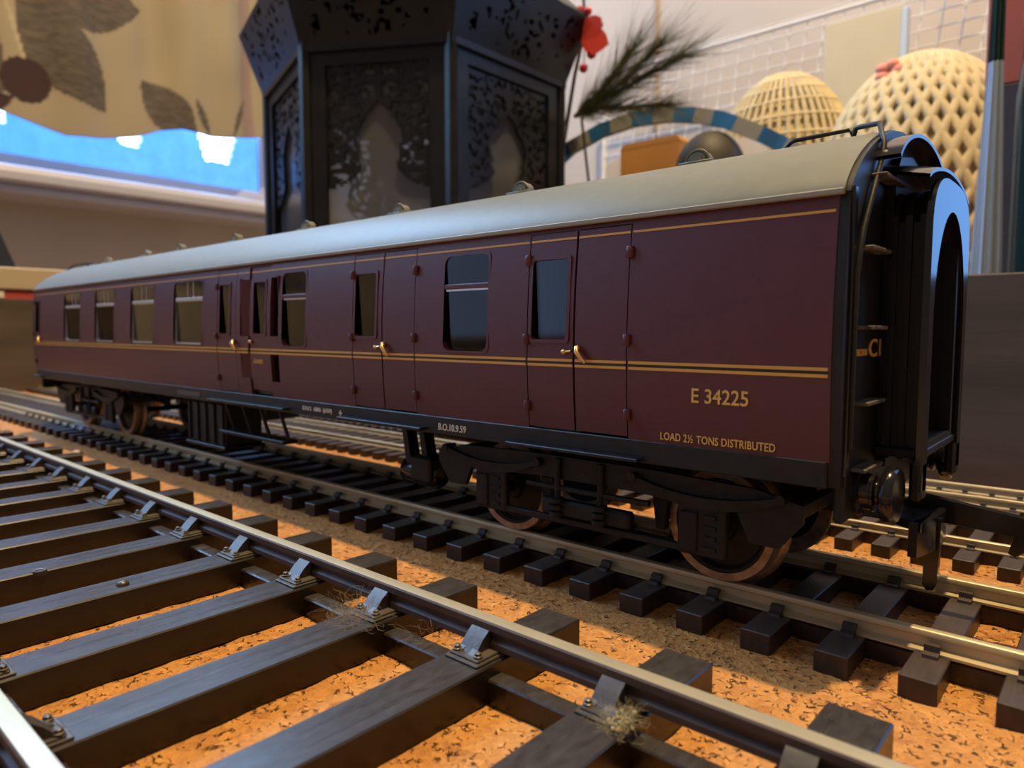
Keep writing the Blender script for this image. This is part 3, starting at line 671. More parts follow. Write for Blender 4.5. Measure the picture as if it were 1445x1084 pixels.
MB().box(-151, -141, -18.2, -18.05, 14.6, 15.5).build('maker_plate', mat('grey_plate', (0.06, 0.06, 0.058), 0.5), coach)

# roof
def rz(y): return 40.0+8.5*max(0, 1-abs(y/17.9)**1.6)**.7
prof = []
K = 44
for i in range(K+1):
    a = -PI/2+PI*i/K; y = 17.9*math.sin(a); prof.append((y, rz(y)))
inner = [(y*.95, 39.6+(z-40)*.93) for y, z in reversed(prof)]
MB().prism(prof+inner, XA-.4, XB+.45, 'x').build('roof', 'roof', coach, smooth=40)
for s in (-1, 1):
    MB().box(XA-.4, XB+.45, s*17.95-.28, s*17.95+.28, 39.75, 40.3, c=.1).build('gutter', 'gutter', coach)
# shell ventilators
def vent_mesh():
    mb = MB()
    def shell(r, y0, y1):
        n = 16; vs = []
        for yy in (y0, y1):
            vs += [(r*math.cos(PI*i/n), yy, r*math.sin(PI*i/n)) for i in range(n+1)]
        mb.add(vs, [(i, i+1, n+2+i, n+1+i) for i in range(n)]+[tuple(range(n+1)), tuple(range(2*n+1, n, -1))])
    shell(1.55, -.35, .9); shell(1.2, -.75, .6); shell(.7, -1.1, .4)
    mb.box(-2.2, 2.2, -1.3, 1.3, -.6, .1, c=.08)
    mb.tube([(1.55*math.cos(PI*i/16), -.4, 1.55*math.sin(PI*i/16)) for i in range(17)], .16, 6)
    return mb.mesh('roof_ventilator', 'roof', smooth=40)
vm = vent_mesh()
for x in (-40.6, -68.7, -96.4, -125.1, -154, -182.7, -203.7, -232):
    link('roof_ventilator', vm, coach, (x, -2.6, rz(-2.6)-.05))
# lamp-iron rail on the roof near each end
for sgn, ex in ((1, XB), (-1, XA)):
    f = lambda d: ex-sgn*d
    MB().tube([(f(10.0), -4, rz(-4)-.1), (f(9.4), -4, rz(-4)+.45), (f(8.9), -4, rz(-4)+.62), (f(3.4), -4, rz(-4)+.75), (f(3.0), -4, rz(-4)+.1)], .24, 8).build('roof_rail', 'black', coach, smooth=60)
    MB().tube([(f(3.0), -4, rz(-4)+.0), (f(2.8), -4, rz(-4)+.7), (f(2.4), -4.2, rz(-4)+.8), (f(-.2), -7.0, rz(-4)+.1), (f(-1.3), -9.4, 45.6), (f(-1.3), -9.8, 44.2), (f(-1.3), -12.0, 41.2), (f(-1.3), -15.0, 37.0), (f(-1.3), -16.6, 33.0), (f(-1.3), -16.9, 17.5)], .26, 8).build('end_pipe', 'bogie', coach, smooth=60)

# coach ends with corridor connection
def end(ex, sgn):
    outl = [(-(yp(z)-.05), z) for z in (14, 18, 22, 26, 30, 34, 38, 40)]+[(y*.985, z-.15) for y, z in prof[1:-1]]+[((yp(z)-.05), z) for z in (40, 38, 34, 30, 26, 22, 18, 14)]
    e = MB(); e.prism(outl, ex-sgn*.6, ex+sgn*.9, 'x'); e = e.build('coach_end', 'black', coach, smooth=30)
    # raised centre part and corner posts
    MB().prism([(-6.2, 14.5), (6.2, 14.5), (6.2, 43.0), (4.5, 45.0), (0, 45.8), (-4.5, 45.0), (-6.2, 43.0)], ex+sgn*.8, ex+sgn*1.7, 'x').build('end_panel', 'black', e)
    for s in (-1, 1):
        MB().box(min(ex+sgn*.8, ex+sgn*1.2), max(ex+sgn*.8, ex+sgn*1.2), s*16.9-.5, s*16.9+.5, 15, 40.5, c=.1).build('corner_strip', 'blackgloss', e)
    # bellows: pleated block
    for k in range(3):
        xa = ex+sgn*(1.6+k*1.2); w0 = 6.9-.1*k
        pr = [(-w0, 15.5), (w0, 15.5), (w0, 39.0), (w0*.8, 41.3), (0, 42.3), (-w0*.8, 41.3), (-w0, 39.0)]
        ins = [(y*.80, 17.2+(z-15.5)*.86) for y, z in pr]
        for (q0, q1, sc) in ((0, .6, 1.0), (.6, 1.2, .94)):
            o2 = [(y*sc, 28+(z-28)*sc) for y, z in pr]
            mb = MB(); n = len(pr)
            a = [(xa+sgn*q0, *p) for p in o2]; b = [(xa+sgn*q1, *p) for p in o2]; c = [(xa+sgn*q0, *p) for p in ins]; d = [(xa+sgn*q1, *p) for p in ins]
            for i in range(n):
                j = (i+1) % n
                mb.add([a[i], a[j], b[j], b[i]], [(0, 1, 2, 3)]); mb.add([c[i], c[j], d[j], d[i]], [(3, 2, 1, 0)]); mb.add([a[i], a[j], c[j], c[i]], [(0, 1, 2, 3)]); mb.add([b[i], b[j], d[j], d[i]], [(3, 2, 1, 0)])
            mb.build('bellows_pleat', 'black', e)
    # dark back of the corridor
    MB().box(min(ex+sgn*1.5, ex+sgn*1.8), max(ex+sgn*1.5, ex+sgn*1.8), -7, 7, 16, 41).build('corridor_door', 'blackgloss', e)
    # face plate with arched opening
    xf0, xf1 = ex+sgn*5.0, ex+sgn*5.6
    def arch(hw, z0, zs, zt, n=20):
        pts = [(-hw, z0)]+[(-hw*math.cos(PI*i/n), zs+(zt-zs)*math.sin(PI*i/n)) for i in range(n+1)]+[(hw, z0)]
        return pts
    def outer(n=20):
        pts = [(-9.35, 13.0)]
        for i in range(n+1):
            t = PI*i/n; pts.append((-9.35*math.copysign(abs(math.cos(t))**.62, math.cos(t)), 36.5+6.2*abs(math.sin(t))**.72))
        return pts+[(9.35, 13.0)]
    O = outer(); I = arch(7.5, 13.0, 29.5, 39.8); I = [(y, max(z, 16.6) if False else z) for y, z in I]
    mb = MB(); n = len(O)
    for i in range(n-1):
        mb.add([(xf1, *O[i]), (xf1, *O[i+1]), (xf1, *I[i+1]), (xf1, *I[i])], [(0, 1, 2, 3)])
        mb.add([(xf0, *O[i]), (xf0, *O[i+1]), (xf0, *I[i+1]), (xf0, *I[i])], [(3, 2, 1, 0)])
        mb.add([(xf0, *O[i]), (xf0, *O[i+1]), (xf1, *O[i+1]), (xf1, *O[i])], [(0, 1, 2, 3)])
        mb.add([(xf0, *I[i]), (xf0, *I[i+1]), (xf1, *I[i+1]), (xf1, *I[i])], [(3, 2, 1, 0)])
    for i in (0, n-1): mb.add([(xf0, *O[i]), (xf1, *O[i]), (xf1, *I[i]), (xf0, *I[i])], [(0, 1, 2, 3)])
    mb.build('corridor_face_plate', 'blackgloss', e, smooth=40)
    MB().box(min(xf0, ex+sgn*1), max(xf0, ex+sgn*1)+.3, -7.7, 7.7, 15.8, 16.6, c=.1).build('corridor_sill', 'black', e)
    for s in (-1, 1): MB().box(min(xf0, xf1)-.5, max(xf0, xf1), s*8.3-1.1, s*8.3+1.1, 12.0, 15.8, c=.3).build('sill_bracket', 'black', e)
    # rain hood over the corridor
    n = 18; vs = []
    for (xx, k) in ((ex+sgn*.4, 0), (ex+sgn*3.0, .0)):
        for rad in (0, .35):
            for i in range(n+1):
                t = PI*(.12+.76*i/n); vs.append((xx, -11.2*math.cos(t)*(1-rad*.03), 42.2-rad+5.3*math.sin(t)))
    q = n+1; mb = MB(); fs = []
    for i in range(n): fs += [(i, i+1, 2*q+i+1, 2*q+i), (q+i, 3*q+i, 3*q+i+1, q+i+1), (2*q+i, 2*q+i+1, 3*q+i+1, 3*q+i), (i, q+i, q+i+1, i+1)]
    mb.add(vs, fs); mb.build('rain_hood', 'blackgloss', e, smooth=40)
    vs = []
    for (xx, dz) in ((ex+sgn*1.2, 0), (ex+sgn*5.3, -.9)):
        for rad in (0, .32):
            for i in range(n+1):
                t = i/n; vs.append((xx, -9.8+19.6*t, 43.0+dz-rad+1.7*math.sin(PI*t)**.7 if 0 < t < 1 else 43.0+dz-rad))
    mb = MB(); mb.add(vs, fs); mb.build('hood_lip', 'blackgloss', e, smooth=40)
    # ladder steps on the near half of the end
    for z in (42.3, 35.4, 28.3, 21.4, 15.3):
        for s in ((-1,) if sgn > 0 else (1,)):
            y0 = s*14.8 if z < 40 else s*11.5; y1 = s*9.0 if z < 40 else s*4.0
            MB().box(min(ex+sgn*.8, ex+sgn*2.2), max(ex+sgn*.8, ex+sgn*2.2), min(y0, y1), max(y0, y1), z-.18, z+.18, c=.08).build('end_step', 'dusty', e)
    # buffer beam and buffers
    MB().box(min(ex, ex+sgn*1.0), max(ex, ex+sgn*1.0), -16.8, 16.8, 10.6, 15.2, c=.25).build('buffer_beam', 'black', e)
    for s in (-1, 1):
        cy, cz = s*12.6, 13.1
        P = [(0, 0), (2.3, 0), (2.3, .4), (1.7, .5), (1.65, 1.3), (1.8, 1.4), (1.8, 1.6), (1.2, 1.7), (1.2, 1.95), (1.9, 2.1), (2.5, 2.35), (2.6, 2.6), (2.6, 3.2), (2.4, 3.45), (0, 3.6)]
        b = MB().lathe([(r, (ex+sgn*(1.0+h))) for r, h in P], (0, cy, cz), 'x', n=28); b.build('buffer', 'blackgloss', e, smooth=40)
    return e
e1 = end(XB, 1); end(XA, -1)
# restriction mark on the near end
tx = text('C1', 4.2, 1.75, 'letter', 'end_lettering', (XB+.97, -10.6, 25.5), (0, 1, 0), Z_, e1); tx['label'] = 'gold C1 mark'
text('RESTRICTION', 4.6, .62, 'letter', 'end_lettering', (XB+.97, -16.0, 25.7), (0, 1, 0), Z_, e1)

# floor, interior
MB().box(XA+.5, XB-.5, -17.2, 17.2, 15.0, 16.6).build('underframe_floor', 'black', coach)
MB().box(XA+.8, XB-.8, -16.8, 16.8, 16.6, 17.0).build('interior_floor', 'interior', coach)
for x in (-240.5, -225, -202.5, -179.5, -156.5, -134.5, -124, -98, -58):
    MB().box(x-.3, x+.3, -16.3 if x > -130 else -8, 16.3, 17, 40).build('partition', 'interior', coach)
for x in (-225, -202.5, -179.5, -156.5):
    for s in (-1, 1):
        c = MB(); c.box(x+s*1.2-(.8 if s > 0 else 1.6), x+s*1.2+(1.6 if s > 0 else .8), -6, 16, 17, 30, c=.4); c.box(min(x+s*1, x+s*7), max(x+s*1, x+s*7), -6, 16, 20, 23, c=.5)
        c.build('seat', 'seat', coach)

# underframe boxes, cylinder, truss
bx = MB().box(-150.2, -134.2, -16.4, -8.5, 4.8, 13.4, c=.25).build('battery_box', 'black', coach)
for x in (-149.4, -145.8, -142.2, -138.6, -135.0): MB().box(x-.35, x+.35, -16.8, -16.3, 5.2, 13.2, c=.1).build('box_rib', 'black', bx)
MB().box(-150.8, -133.6, -17.0, -8.2, 4.2, 4.9, c=.15).build('box_base', 'black', bx)
bx2 = MB().box(-176, -158, 6, 15, 6, 13.4, c=.25).build('battery_box', 'black', coach)
cy = MB(); cy.lathe([(0, -86.8), (1.6, -86.6), (2.1, -86.0), (2.1, -78.9), (1.6, -78.3), (0, -78.2)], (0, -10, 5.9), 'x', n=24); cyl = cy.build('vacuum_cylinder', 'blackgloss', coach, smooth=40)
for x in (-84.4, -80.4):
    MB().prism([(x-1.9, 14.5), (x-.9, 14.5), (x+.9, 6.2), (x-.4, 6.2)], -11.6, -9.6, 'y').build('hanger_bracket', 'black', cyl)
MB().box(-83, -78.5, -12.6, -8.4, 5.0, 8.8, c=.3).build('cylinder_saddle', 'black', cyl)
MB().tube([(-105, 0, 13.5), (-98, 0, 10.6), (-80, 0, 10.2), (-70, 0, 13.5)], .7, 8).build('truss_rod', 'black', coach, smooth=True)
MB().box(-110, -92, -4, 4, 11, 15, c=.3).build('dynamo_tank', 'black', coach)

def bogie(cx, coupling_side):
    b = MB().box(cx-14, cx+14, -6, 6, 9.6, 14.6, c=.3).build('bogie', 'bogie', coach); b['label'] = 'black four-wheel bogie'
    ax = 15.4
    for s in (-1, 1):
        Y = s*13.6
        def pl(pts, t0=-.45, t1=.45, name='bogie_frame', mt='bogie', y=Y):
            return MB().prism([(cx+x, z) for x, z in pts], y+t0, y+t1, 'y').build(name, mt, b)
        # long equaliser side frame with arched top
        pl([(-25.8, 9.2), (-25.8, 11.0), (-21, 12.0), (-9, 12.4), (9, 12.4), (21, 12.0), (25.8, 11.0), (25.8, 9.2), (23.5, 6.3), (20.5, 6.4), (19.2, 9.3), (10.5, 9.4), (7, 9.6), (-7, 9.6), (-10.5, 9.4), (-19.2, 9.3), (-20.5, 6.4), (-23.5, 6.3)], -.4, .3)
        for a in (-ax, ax):
            # axle box with cover ribs and horn guides
            g = MB(); g.box(cx+a-2.9, cx+a+2.6, Y-s*0-.55, Y+.55, 3.8, 9.4, c=.2); ab = g.build('axle_box', 'bogie', b)
            for q in range(4): MB().box(cx+a+.2, cx+a+1.6, Y+s*.5-.25, Y+s*.5+.25, 4.6+q*1.15, 5.0+q*1.15).build('axle_box_rib', 'bogie', ab)
            MB().box(cx+a-2.6, cx+a-.5, Y+s*.55-.3, Y+s*.55+.3, 4.2, 8.6, c=.15).build('axle_box_cover', 'bogie', ab)
            # leaf spring, thick in the middle
            n = 16; up = []; dn = []
            for i in range(n+1):
                t = -1+2*i/n; x = a+t*8.6; up.append((x, 10.35+1.35*t*t)); dn.append((x, 9.05+2.1*t*t if abs(t) < .9 else 10.9))
            pl(up+dn[::-1], s*.35-.75, s*.35+.75, 'leaf_spring')
            for q in (-8.4, 8.4): MB().lathe([(0, -1.0), (.55, -1.0), (.55, 1.0), (0, 1.0)], (cx+a+q, Y+s*.3, 11.4), 'y', n=10).build('spring_shackle', 'bogie', b, smooth=40)
        # lower tie bar and swing-link hangers
        MB().box(cx-ax-1.5, cx+ax+1.5, Y-.4, Y+.4, 3.9, 4.7, c=.12).build('tie_bar', 'bogie', b)
        MB().box(cx-9, cx+9, Y+s*.5-.35, Y+s*.5+.35, 8.2, 8.8, c=.1).build('brake_rod', 'bogie', b)
        for q in (-3.9, 2.5):
            MB().tube([(cx+q, Y+s*.7, 12.2), (cx+q, Y+s*.7, 5.4)], .42, 8).build('swing_link', 'bogie', b, smooth=60)
            c = MB()
            for k in range(3): c.lathe([(0, 5.0+k*.85), (.95, 5.05+k*.85), (.95, 5.6+k*.85), (0, 5.65+k*.85)], (cx+q, Y+s*.9, 0), 'z', n=12)
            c.build('bolster_spring', 'bogie', b, smooth=40)
        MB().box(cx-6.5, cx+6.5, Y-.9, Y+.7, 5.0, 7.0, c=.3).build('spring_plank', 'bogie', b)
        for q in (-1, 1): MB().prism([(cx+q*7.5, 8.6), (cx+q*9.4, 8.6), (cx+q*9.0, 4.8), (cx+q*8.0, 4.8)], Y-s*3.4-.6, Y-s*3.4+.6, 'y').build('brake_block', 'bogie', b)
    for a in (-ax, ax):
        ws = MB().tube([(cx+a, -13.4, 6.3), (cx+a, 13.4, 6.3)], .75, 10).build('axle', 'bogie', b, smooth=60)
        for s in (-1, 1):
            # tread + flange profile (r, y)
            P = [(5.35, 9.75), (6.2, 9.75), (6.3, 9.6), (6.36, 7.7), (6.9, 7.45), (7.05, 7.2), (6.9, 6.95), (5.35, 6.95)]
            wr = MB().lathe([(r, s*y) for r, y in P]+[(5.35, s*9.75)], (cx+a, 0, 6.32), 'y', n=48).build('wheel_rim', 'copper', ws, smooth=40)
            MB().lathe([(0, s*9.9), (1.6, s*9.9), (1.9, s*9.3), (4.6, s*8.9), (5.0, s*9.5), (5.4, s*9.5), (5.4, s*7.2), (0, s*7.2)], (cx+a, 0, 6.32), 'y', n=40).build('wheel_disc', 'bogie', ws, smooth=40)
    # headstock
    for q in (-1, 1): MB().box(min(cx+q*24.6, cx+q*25.6), max(cx+q*24.6, cx+q*25.6), -13.4, 13.4, 9.4, 11.0, c=.2).build('bogie_headstock', 'bogie', b)
    # hook-and-bar coupling
    q = coupling_side; x = lambda d: cx+q*d
    def bb(a, c, y0, y1, z0, z1, name, ch=.15): return MB().box(min(x(a), x(c)), max(x(a), x(c)), y0, y1, z0, z1, c=ch).build(name, 'blackgloss', b)
    bb(22, 30.5, -3.4, 3.4, 8.4, 9.3, 'coupling_shank')
    MB().prism([(x(30), -3.4), (x(30), 3.4), (x(34.4), 6.4), (x(34.4), -6.4)], 8.4, 9.3, 'z').build('coupling_plate', 'blackgloss', b)
    bp = []
    for i in range(13):
        t = -1+2*i/12; bp.append((x(35.2-1.0*t*t), 6.6*t))
    mb = MB(); mb.prism(bp+[(p[0]-q*.8, p[1]) for p in reversed(bp)], 5.9, 9.3, 'z'); mb.build('coupling_bumper', 'blackgloss', b, smooth=40)
    hk = MB(); hk.prism([(x(30), 9.3), (x(33), 10.4), (x(42.0), 9.3), (x(42.6), 8.5), (x(42.2), 6.2), (x(41.2), 5.3), (x(40.6), 5.6), (x(41.0), 7.4), (x(33.5), 7.8), (x(30), 8.4)], 2.2, 3.4, 'y')
    hk.build('coupling_hook', 'blackgloss', b)
    MB().prism([(x(34.0), 9.0), (x(35.4), 9.0), (x(35.2), 2.2), (x(34.9), 1.5), (x(34.3), 1.4), (x(33.9), 2.0)], -1.9, -.9, 'y').build('coupling_drop_arm', 'blackgloss', b)
bogie(-49.0, 1); bogie(-218.6, -1)

# ------------------------------------------------------------------ lantern
def lantern():
    c = Vector((-300.0, 175.2, 0)); offs = [Vector((6.3, -69, 0)), Vector((65.8, -32.9, 0)), Vector((66.3, 46.1, 0))]; offs += [-o for o in offs]
    L_ = thing('lantern', 'black six-sided metal lantern with cut-out fretwork behind the coach', 'lantern', (c.x, c.y, -8))
    pt = lambda i, k, z: c+offs[i % 6]*k+Vector((0, 0, z))
    def hexring(k0, z0, k1, z1, name, mt='lantern', th=.03):
        mb = MB(); vs = [pt(i, k0, z0) for i in range(6)]+[pt(i, k1, z1) for i in range(6)]+[pt(i, k1-th, z1) for i in range(6)]+[pt(i, k0-th, z0) for i in range(6)]
        fs = []
        for i in range(6):
            j = (i+1) % 6
            for a in range(4): fs.append((a*6+i, a*6+j, ((a+1) % 4)*6+j, ((a+1) % 4)*6+i))
        mb.add(vs, fs); return mb.build(name, mt, L_)
    mb = MB(); mb.prism([tuple(pt(i, 1.12, 0)[:2]) for i in range(6)], -8, 8, 'z'); mb.build('base', 'lantern', L_)
    mb = MB(); mb.prism([tuple(pt(i, 1.04, 0)[:2]) for i in range(6)], 8, 20, 'z'); mb.build('plinth', 'lantern', L_)
    for i in range(6):
        p = pt(i, 1.0, 0); mb = MB(); mb.tube([(p.x, p.y, 20), (p.x, p.y, 164)], 3.0, 6); mb.build('corner_post', 'lantern', L_)
    random.seed(11)
    # fretwork cut-outs (mirrored circles) in panel coordinates u in -1..1, z mm
    dots = []
    for z in range(90, 156, 5):
        for k in range(1, 12):
            u = k/12*0.98+random.uniform(-.03, .03); dots.append((u, z+random.uniform(-1.6, 1.6), random.uniform(.8, 1.7)))
    def arch_hw(z):           # half width of the open arch as a fraction of the opening
        if z < 94: return 1.0
        if z < 101: return 1.0-.60*((z-94)/7)**.5
        if z < 107: return .42-.08*math.sin((z-101)/6*PI)
        if z < 120: return .42-.03*math.sin((z-107)/13*PI*2)
        if z < 133: return .42*(1-((z-120)/13))**.8
        return 0
    for i in range(6):
        a, b = pt(i, .985, 0), pt(i+1, .985, 0); e = (b-a); W = e.length; e.normalize(); n_ = Vector((e.y, -e.x, 0)); mid = (a+b)/2
        if (mid-c).dot(n_) < 0: n_ = -n_
        OW = W/2-9.5; st = 1.15
        mb = MB(); nu = int(W/st); z0, z1 = 22, 162; nz = int((z1-z0)/st); keep = set()
        for q in range(nu):
            for r in range(nz):
                uu = -W/2+(q+.5)*W/nu; z = z0+(r+.5)*(z1-z0)/nz; hole = False
                if abs(uu) < OW and 30 < z < 149:
                    un = abs(uu)/OW
                    if z < 94 or un < arch_hw(z): hole = True
                    elif un > arch_hw(z)+.07 and un < .97 and z > 95:
                        for (du, dz, dr) in dots:
                            if (un-du)*(un-du)*OW*OW+(z-dz)**2 < dr*dr: hole = True; break
                if not hole: keep.add((q, r))
        P = lambda q, r, d: a+e*(q*W/nu)+n_*d+Vector((0, 0, z0+r*(z1-z0)/nz))
        for (q, r) in keep:
            mb.add([P(q, r, 0), P(q+1, r, 0), P(q+1, r+1, 0), P(q, r+1, 0)], [(0, 1, 2, 3)])
            mb.add([P(q, r, -1.2), P(q+1, r, -1.2), P(q+1, r+1, -1.2), P(q, r+1, -1.2)], [(3, 2, 1, 0)])
            for (dq, dr, p1, p2) in ((-1, 0, (q, r), (q, r+1)), (1, 0, (q+1, r), (q+1, r+1)), (0, -1, (q, r), (q+1, r)), (0, 1, (q, r+1), (q+1, r+1))):
                if (q+dq, r+dr) not in keep: mb.add([P(*p1, 0), P(*p2, 0), P(*p2, -1.2), P(*p1, -1.2)], [(0, 1, 2, 3)])
        mb.build('fretwork_panel', 'lantern', L_)
        # raised frame round the panel
        for (s0, s1, zz0, zz1) in ((-W/2+2, -OW, 20, 161), (OW, W/2-2, 20, 161), (-OW, OW, 149, 161), (-OW, OW, 20, 30)):
            vs = [mid+e*s_+n_*d_+Vector((0, 0, z_)) for s_ in (s0, s1) for d_ in (.2, 1.5) for z_ in (zz0, zz1)]
            MB().add(vs, [(0, 1, 3, 2), (4, 6, 7, 5), (0, 4, 5, 1), (2, 3, 7, 6), (0, 2, 6, 4), (1, 5, 7, 3)]).build('panel_frame', 'lantern', L_)
        vs = [mid+e*s_+n_*d_+Vector((0, 0, z_)) for s_ in (-OW-3, OW+3) for d_ in (-3.2, -2.2) for z_ in (24, 158)]
        MB().add(vs, [(0, 1, 3, 2), (4, 6, 7, 5), (0, 4, 5, 1), (2, 3, 7, 6), (0, 2, 6, 4), (1, 5, 7, 3)]).build('glass_pane', 'lglass' if i in (0, 1, 5) else 'lglass2', L_)
    # flared skirt below the roof, each side a pierced plate
    dots2 = [(random.uniform(.08, .92), random.uniform(.1, .9), random.uniform(.6, 1.5)) for _ in range(80)]
    for i in range(6):
        A0, B0, A1, B1 = pt(i, 1.04, 158), pt(i+1, 1.04, 158), pt(i, 1.20, 190), pt(i+1, 1.20, 190)
        nu, nv = 56, 30; mb = MB(); n_ = (B0-A0).cross(A1-A0).normalized(); mid = (A0+B1)/2-c
        if n_.dot(Vector((mid.x, mid.y, 0))) < 0: n_ = -n_
        P = lambda q, r, d: (A0*(1-q/nu)+B0*(q/nu))*(1-r/nv)+(A1*(1-q/nu)+B1*(q/nu))*(r/nv)-n_*d
        keep = set(); Wm = (B0-A0).length; Hm = (A1-A0).length
        for q in range(nu):
            for r in range(nv):
                u, v = (q+.5)/nu, (r+.5)/nv
                if not any(((u-a_)*Wm)**2+((v-b_)*Hm)**2 < d_*d_ for a_, b_, d_ in dots2): keep.add((q, r))
        for (q, r) in keep:
            mb.add([P(q, r, 0), P(q+1, r, 0), P(q+1, r+1, 0), P(q, r+1, 0)], [(0, 1, 2, 3)]); mb.add([P(q, r, 1), P(q+1, r, 1), P(q+1, r+1, 1), P(q, r+1, 1)], [(3, 2, 1, 0)])
            for (dq, dr, p1, p2) in ((-1, 0, (q, r), (q, r+1)), (1, 0, (q+1, r), (q+1, r+1)), (0, -1, (q, r), (q+1, r)), (0, 1, (q, r+1), (q+1, r+1))):
                if (q+dq, r+dr) not in keep: mb.add([P(*p1, 0), P(*p2, 0), P(*p2, 1), P(*p1, 1)], [(0, 1, 2, 3)])
        mb.build('skirt_plate', 'lantern', L_)
    mb = MB(); mb.prism([tuple(pt(i, 1.04, 0)[:2]) for i in range(6)], 155, 158, 'z'); mb.build('eave_plate', 'lantern', L_)
    hexring(1.20, 190, .75, 220, 'roof'); hexring(.75, 220, .35, 268, 'dome')
    mb = MB(); mb.prism([tuple(pt(i, .36, 0)[:2]) for i in range(6)], 266, 272, 'z'); mb.build('cap', 'lantern', L_)
    MB().tube([(c.x+20*math.cos(t), c.y+20*math.sin(t)*.3, 290+20*math.sin(t)) for t in [2*PI*k/24 for k in range(25)]], 1.6, 8).build('handle_ring', 'lantern', L_, smooth=60)
    MB().lathe([(0, 20), (15, 20), (9, 30), (8, 48), (16, 58), (22, 70), (21, 84), (23, 96), (19, 108), (15, 113), (13, 112), (16, 100), (0, 76)], (c.x, c.y, 0), n=13).build('added_glint_bowl', 'glint_reflector', L_)  # faceted bowl added as a reflector for blue glints inside the lantern
lantern()

# ------------------------------------------------------------------ things on the shelf behind, right
def crochet_hat():
    h = thing('crochet_hat', 'cream crochet hat with open diagonal weave', 'hat', (-92, 330, -8))
    def surf(c, r, u, v, k=1.0):      # u around, v from the base up
        return Vector((c[0]+r[0]*k*math.cos(u)*math.cos(v), c[1]+r[1]*k*math.sin(u)*math.cos(v), c[2]+r[2]*k*math.sin(v)))
    C1, R1 = (-86, 326, 92), (47, 40, 72)
    mb = MB(); mb.sphere(C1, tuple(x*.975 for x in R1), 20); mb.build('crown_shade_core', 'hole_shade', h, smooth=True)  # inner ellipsoid, coloured darker so the weave's holes look shaded
    mb = MB(); N_ = 34
    for k in range(N_):
        for d in (1, -1):
            pts = [surf(C1, R1, 2*PI*k/N_+d*t*1.5, -0.5+t*1.98) for t in [q/36 for q in range(37)]]
            mb.tube(pts, 2.3, 6)
    o = mb.build('crochet_weave', 'cream', h, smooth=60); o['kind'] = 'stuff'
    C2, R2 = (-160, 336, 112), (41, 26, 63)
    mb = MB(); mb.sphere(C2, tuple(x*.94 for x in R2), 18); mb.build('brim_lining', 'cream', h, smooth=True)
    mb = MB(); N_ = 46
    for k in range(N_):
        pts = [surf(C2, R2, 2*PI*k/N_, -0.9+t*2.4) for t in [q/24 for q in range(25)]]; mb.tube(pts, 1.3, 5)
    for k in range(12):
        v = -.7+k*.18; mb.tube([surf(C2, R2, 2*PI*q/40, v, 1.01) for q in range(41)], 1.0, 5)
    o = mb.build('brim_weave', 'cream', h, smooth=60); o['kind'] = 'stuff'
    MB().lathe([(48, -8), (48, 60), (40, 84), (0, 88)], (-104, 338, 0), n=32).build('hat_base', 'cream', h, smooth=True)
    mb = MB()
    for k in range(5): mb.sphere((-96+4*math.cos(k*1.257), 306-1, 154+3.2*math.sin(k*1.257)), (3.2, 2.2, 2.6), 7)
    mb.build('yarn_flower', 'pink', h, smooth=True)
crochet_hat()
def wire_rack():
    r = thing('wire_rack', 'white wire grid panel leaning on the cream wall', 'wire rack', (-170, 410, -8))
    z = 112
    while z < 236: MB().tube([(-330, 408, z), (-30, 408, z)], .5, 6).build('wire', 'wire', r, smooth=True); z += 9.5
    x = -330
    while x <= -29: MB().tube([(x-8, 409.5, 100), (x+8, 409.5, 232)], .5, 6).build('wire', 'wire', r, smooth=True); x += 11.5
    for x in (-332, -28): MB().tube([(x, 409, -8), (x, 409, 233)], 1.6, 8).build('rack_post', 'wire', r, smooth=True)
    MB().tube([(-333, 409, 233), (-27, 409, 233)], 1.6, 8).build('top_rail', 'wire', r, smooth=True)
wire_rack()
cd = thing('cream_card', 'plain cream card standing up behind the crochet hat', 'card', (-131, 385, 150))
MB().box(-153, -110, 384, 388, 130, 216, c=.6).build('card_face', 'card', cd); MB().box(-110, -106.5, 383, 388.5, 130, 214, c=.5).build('card_edge', 'carded', cd)
MB().box(-152, -108, 389, 394, -8, 140, c=.4).build('card_stand', 'card', cd)
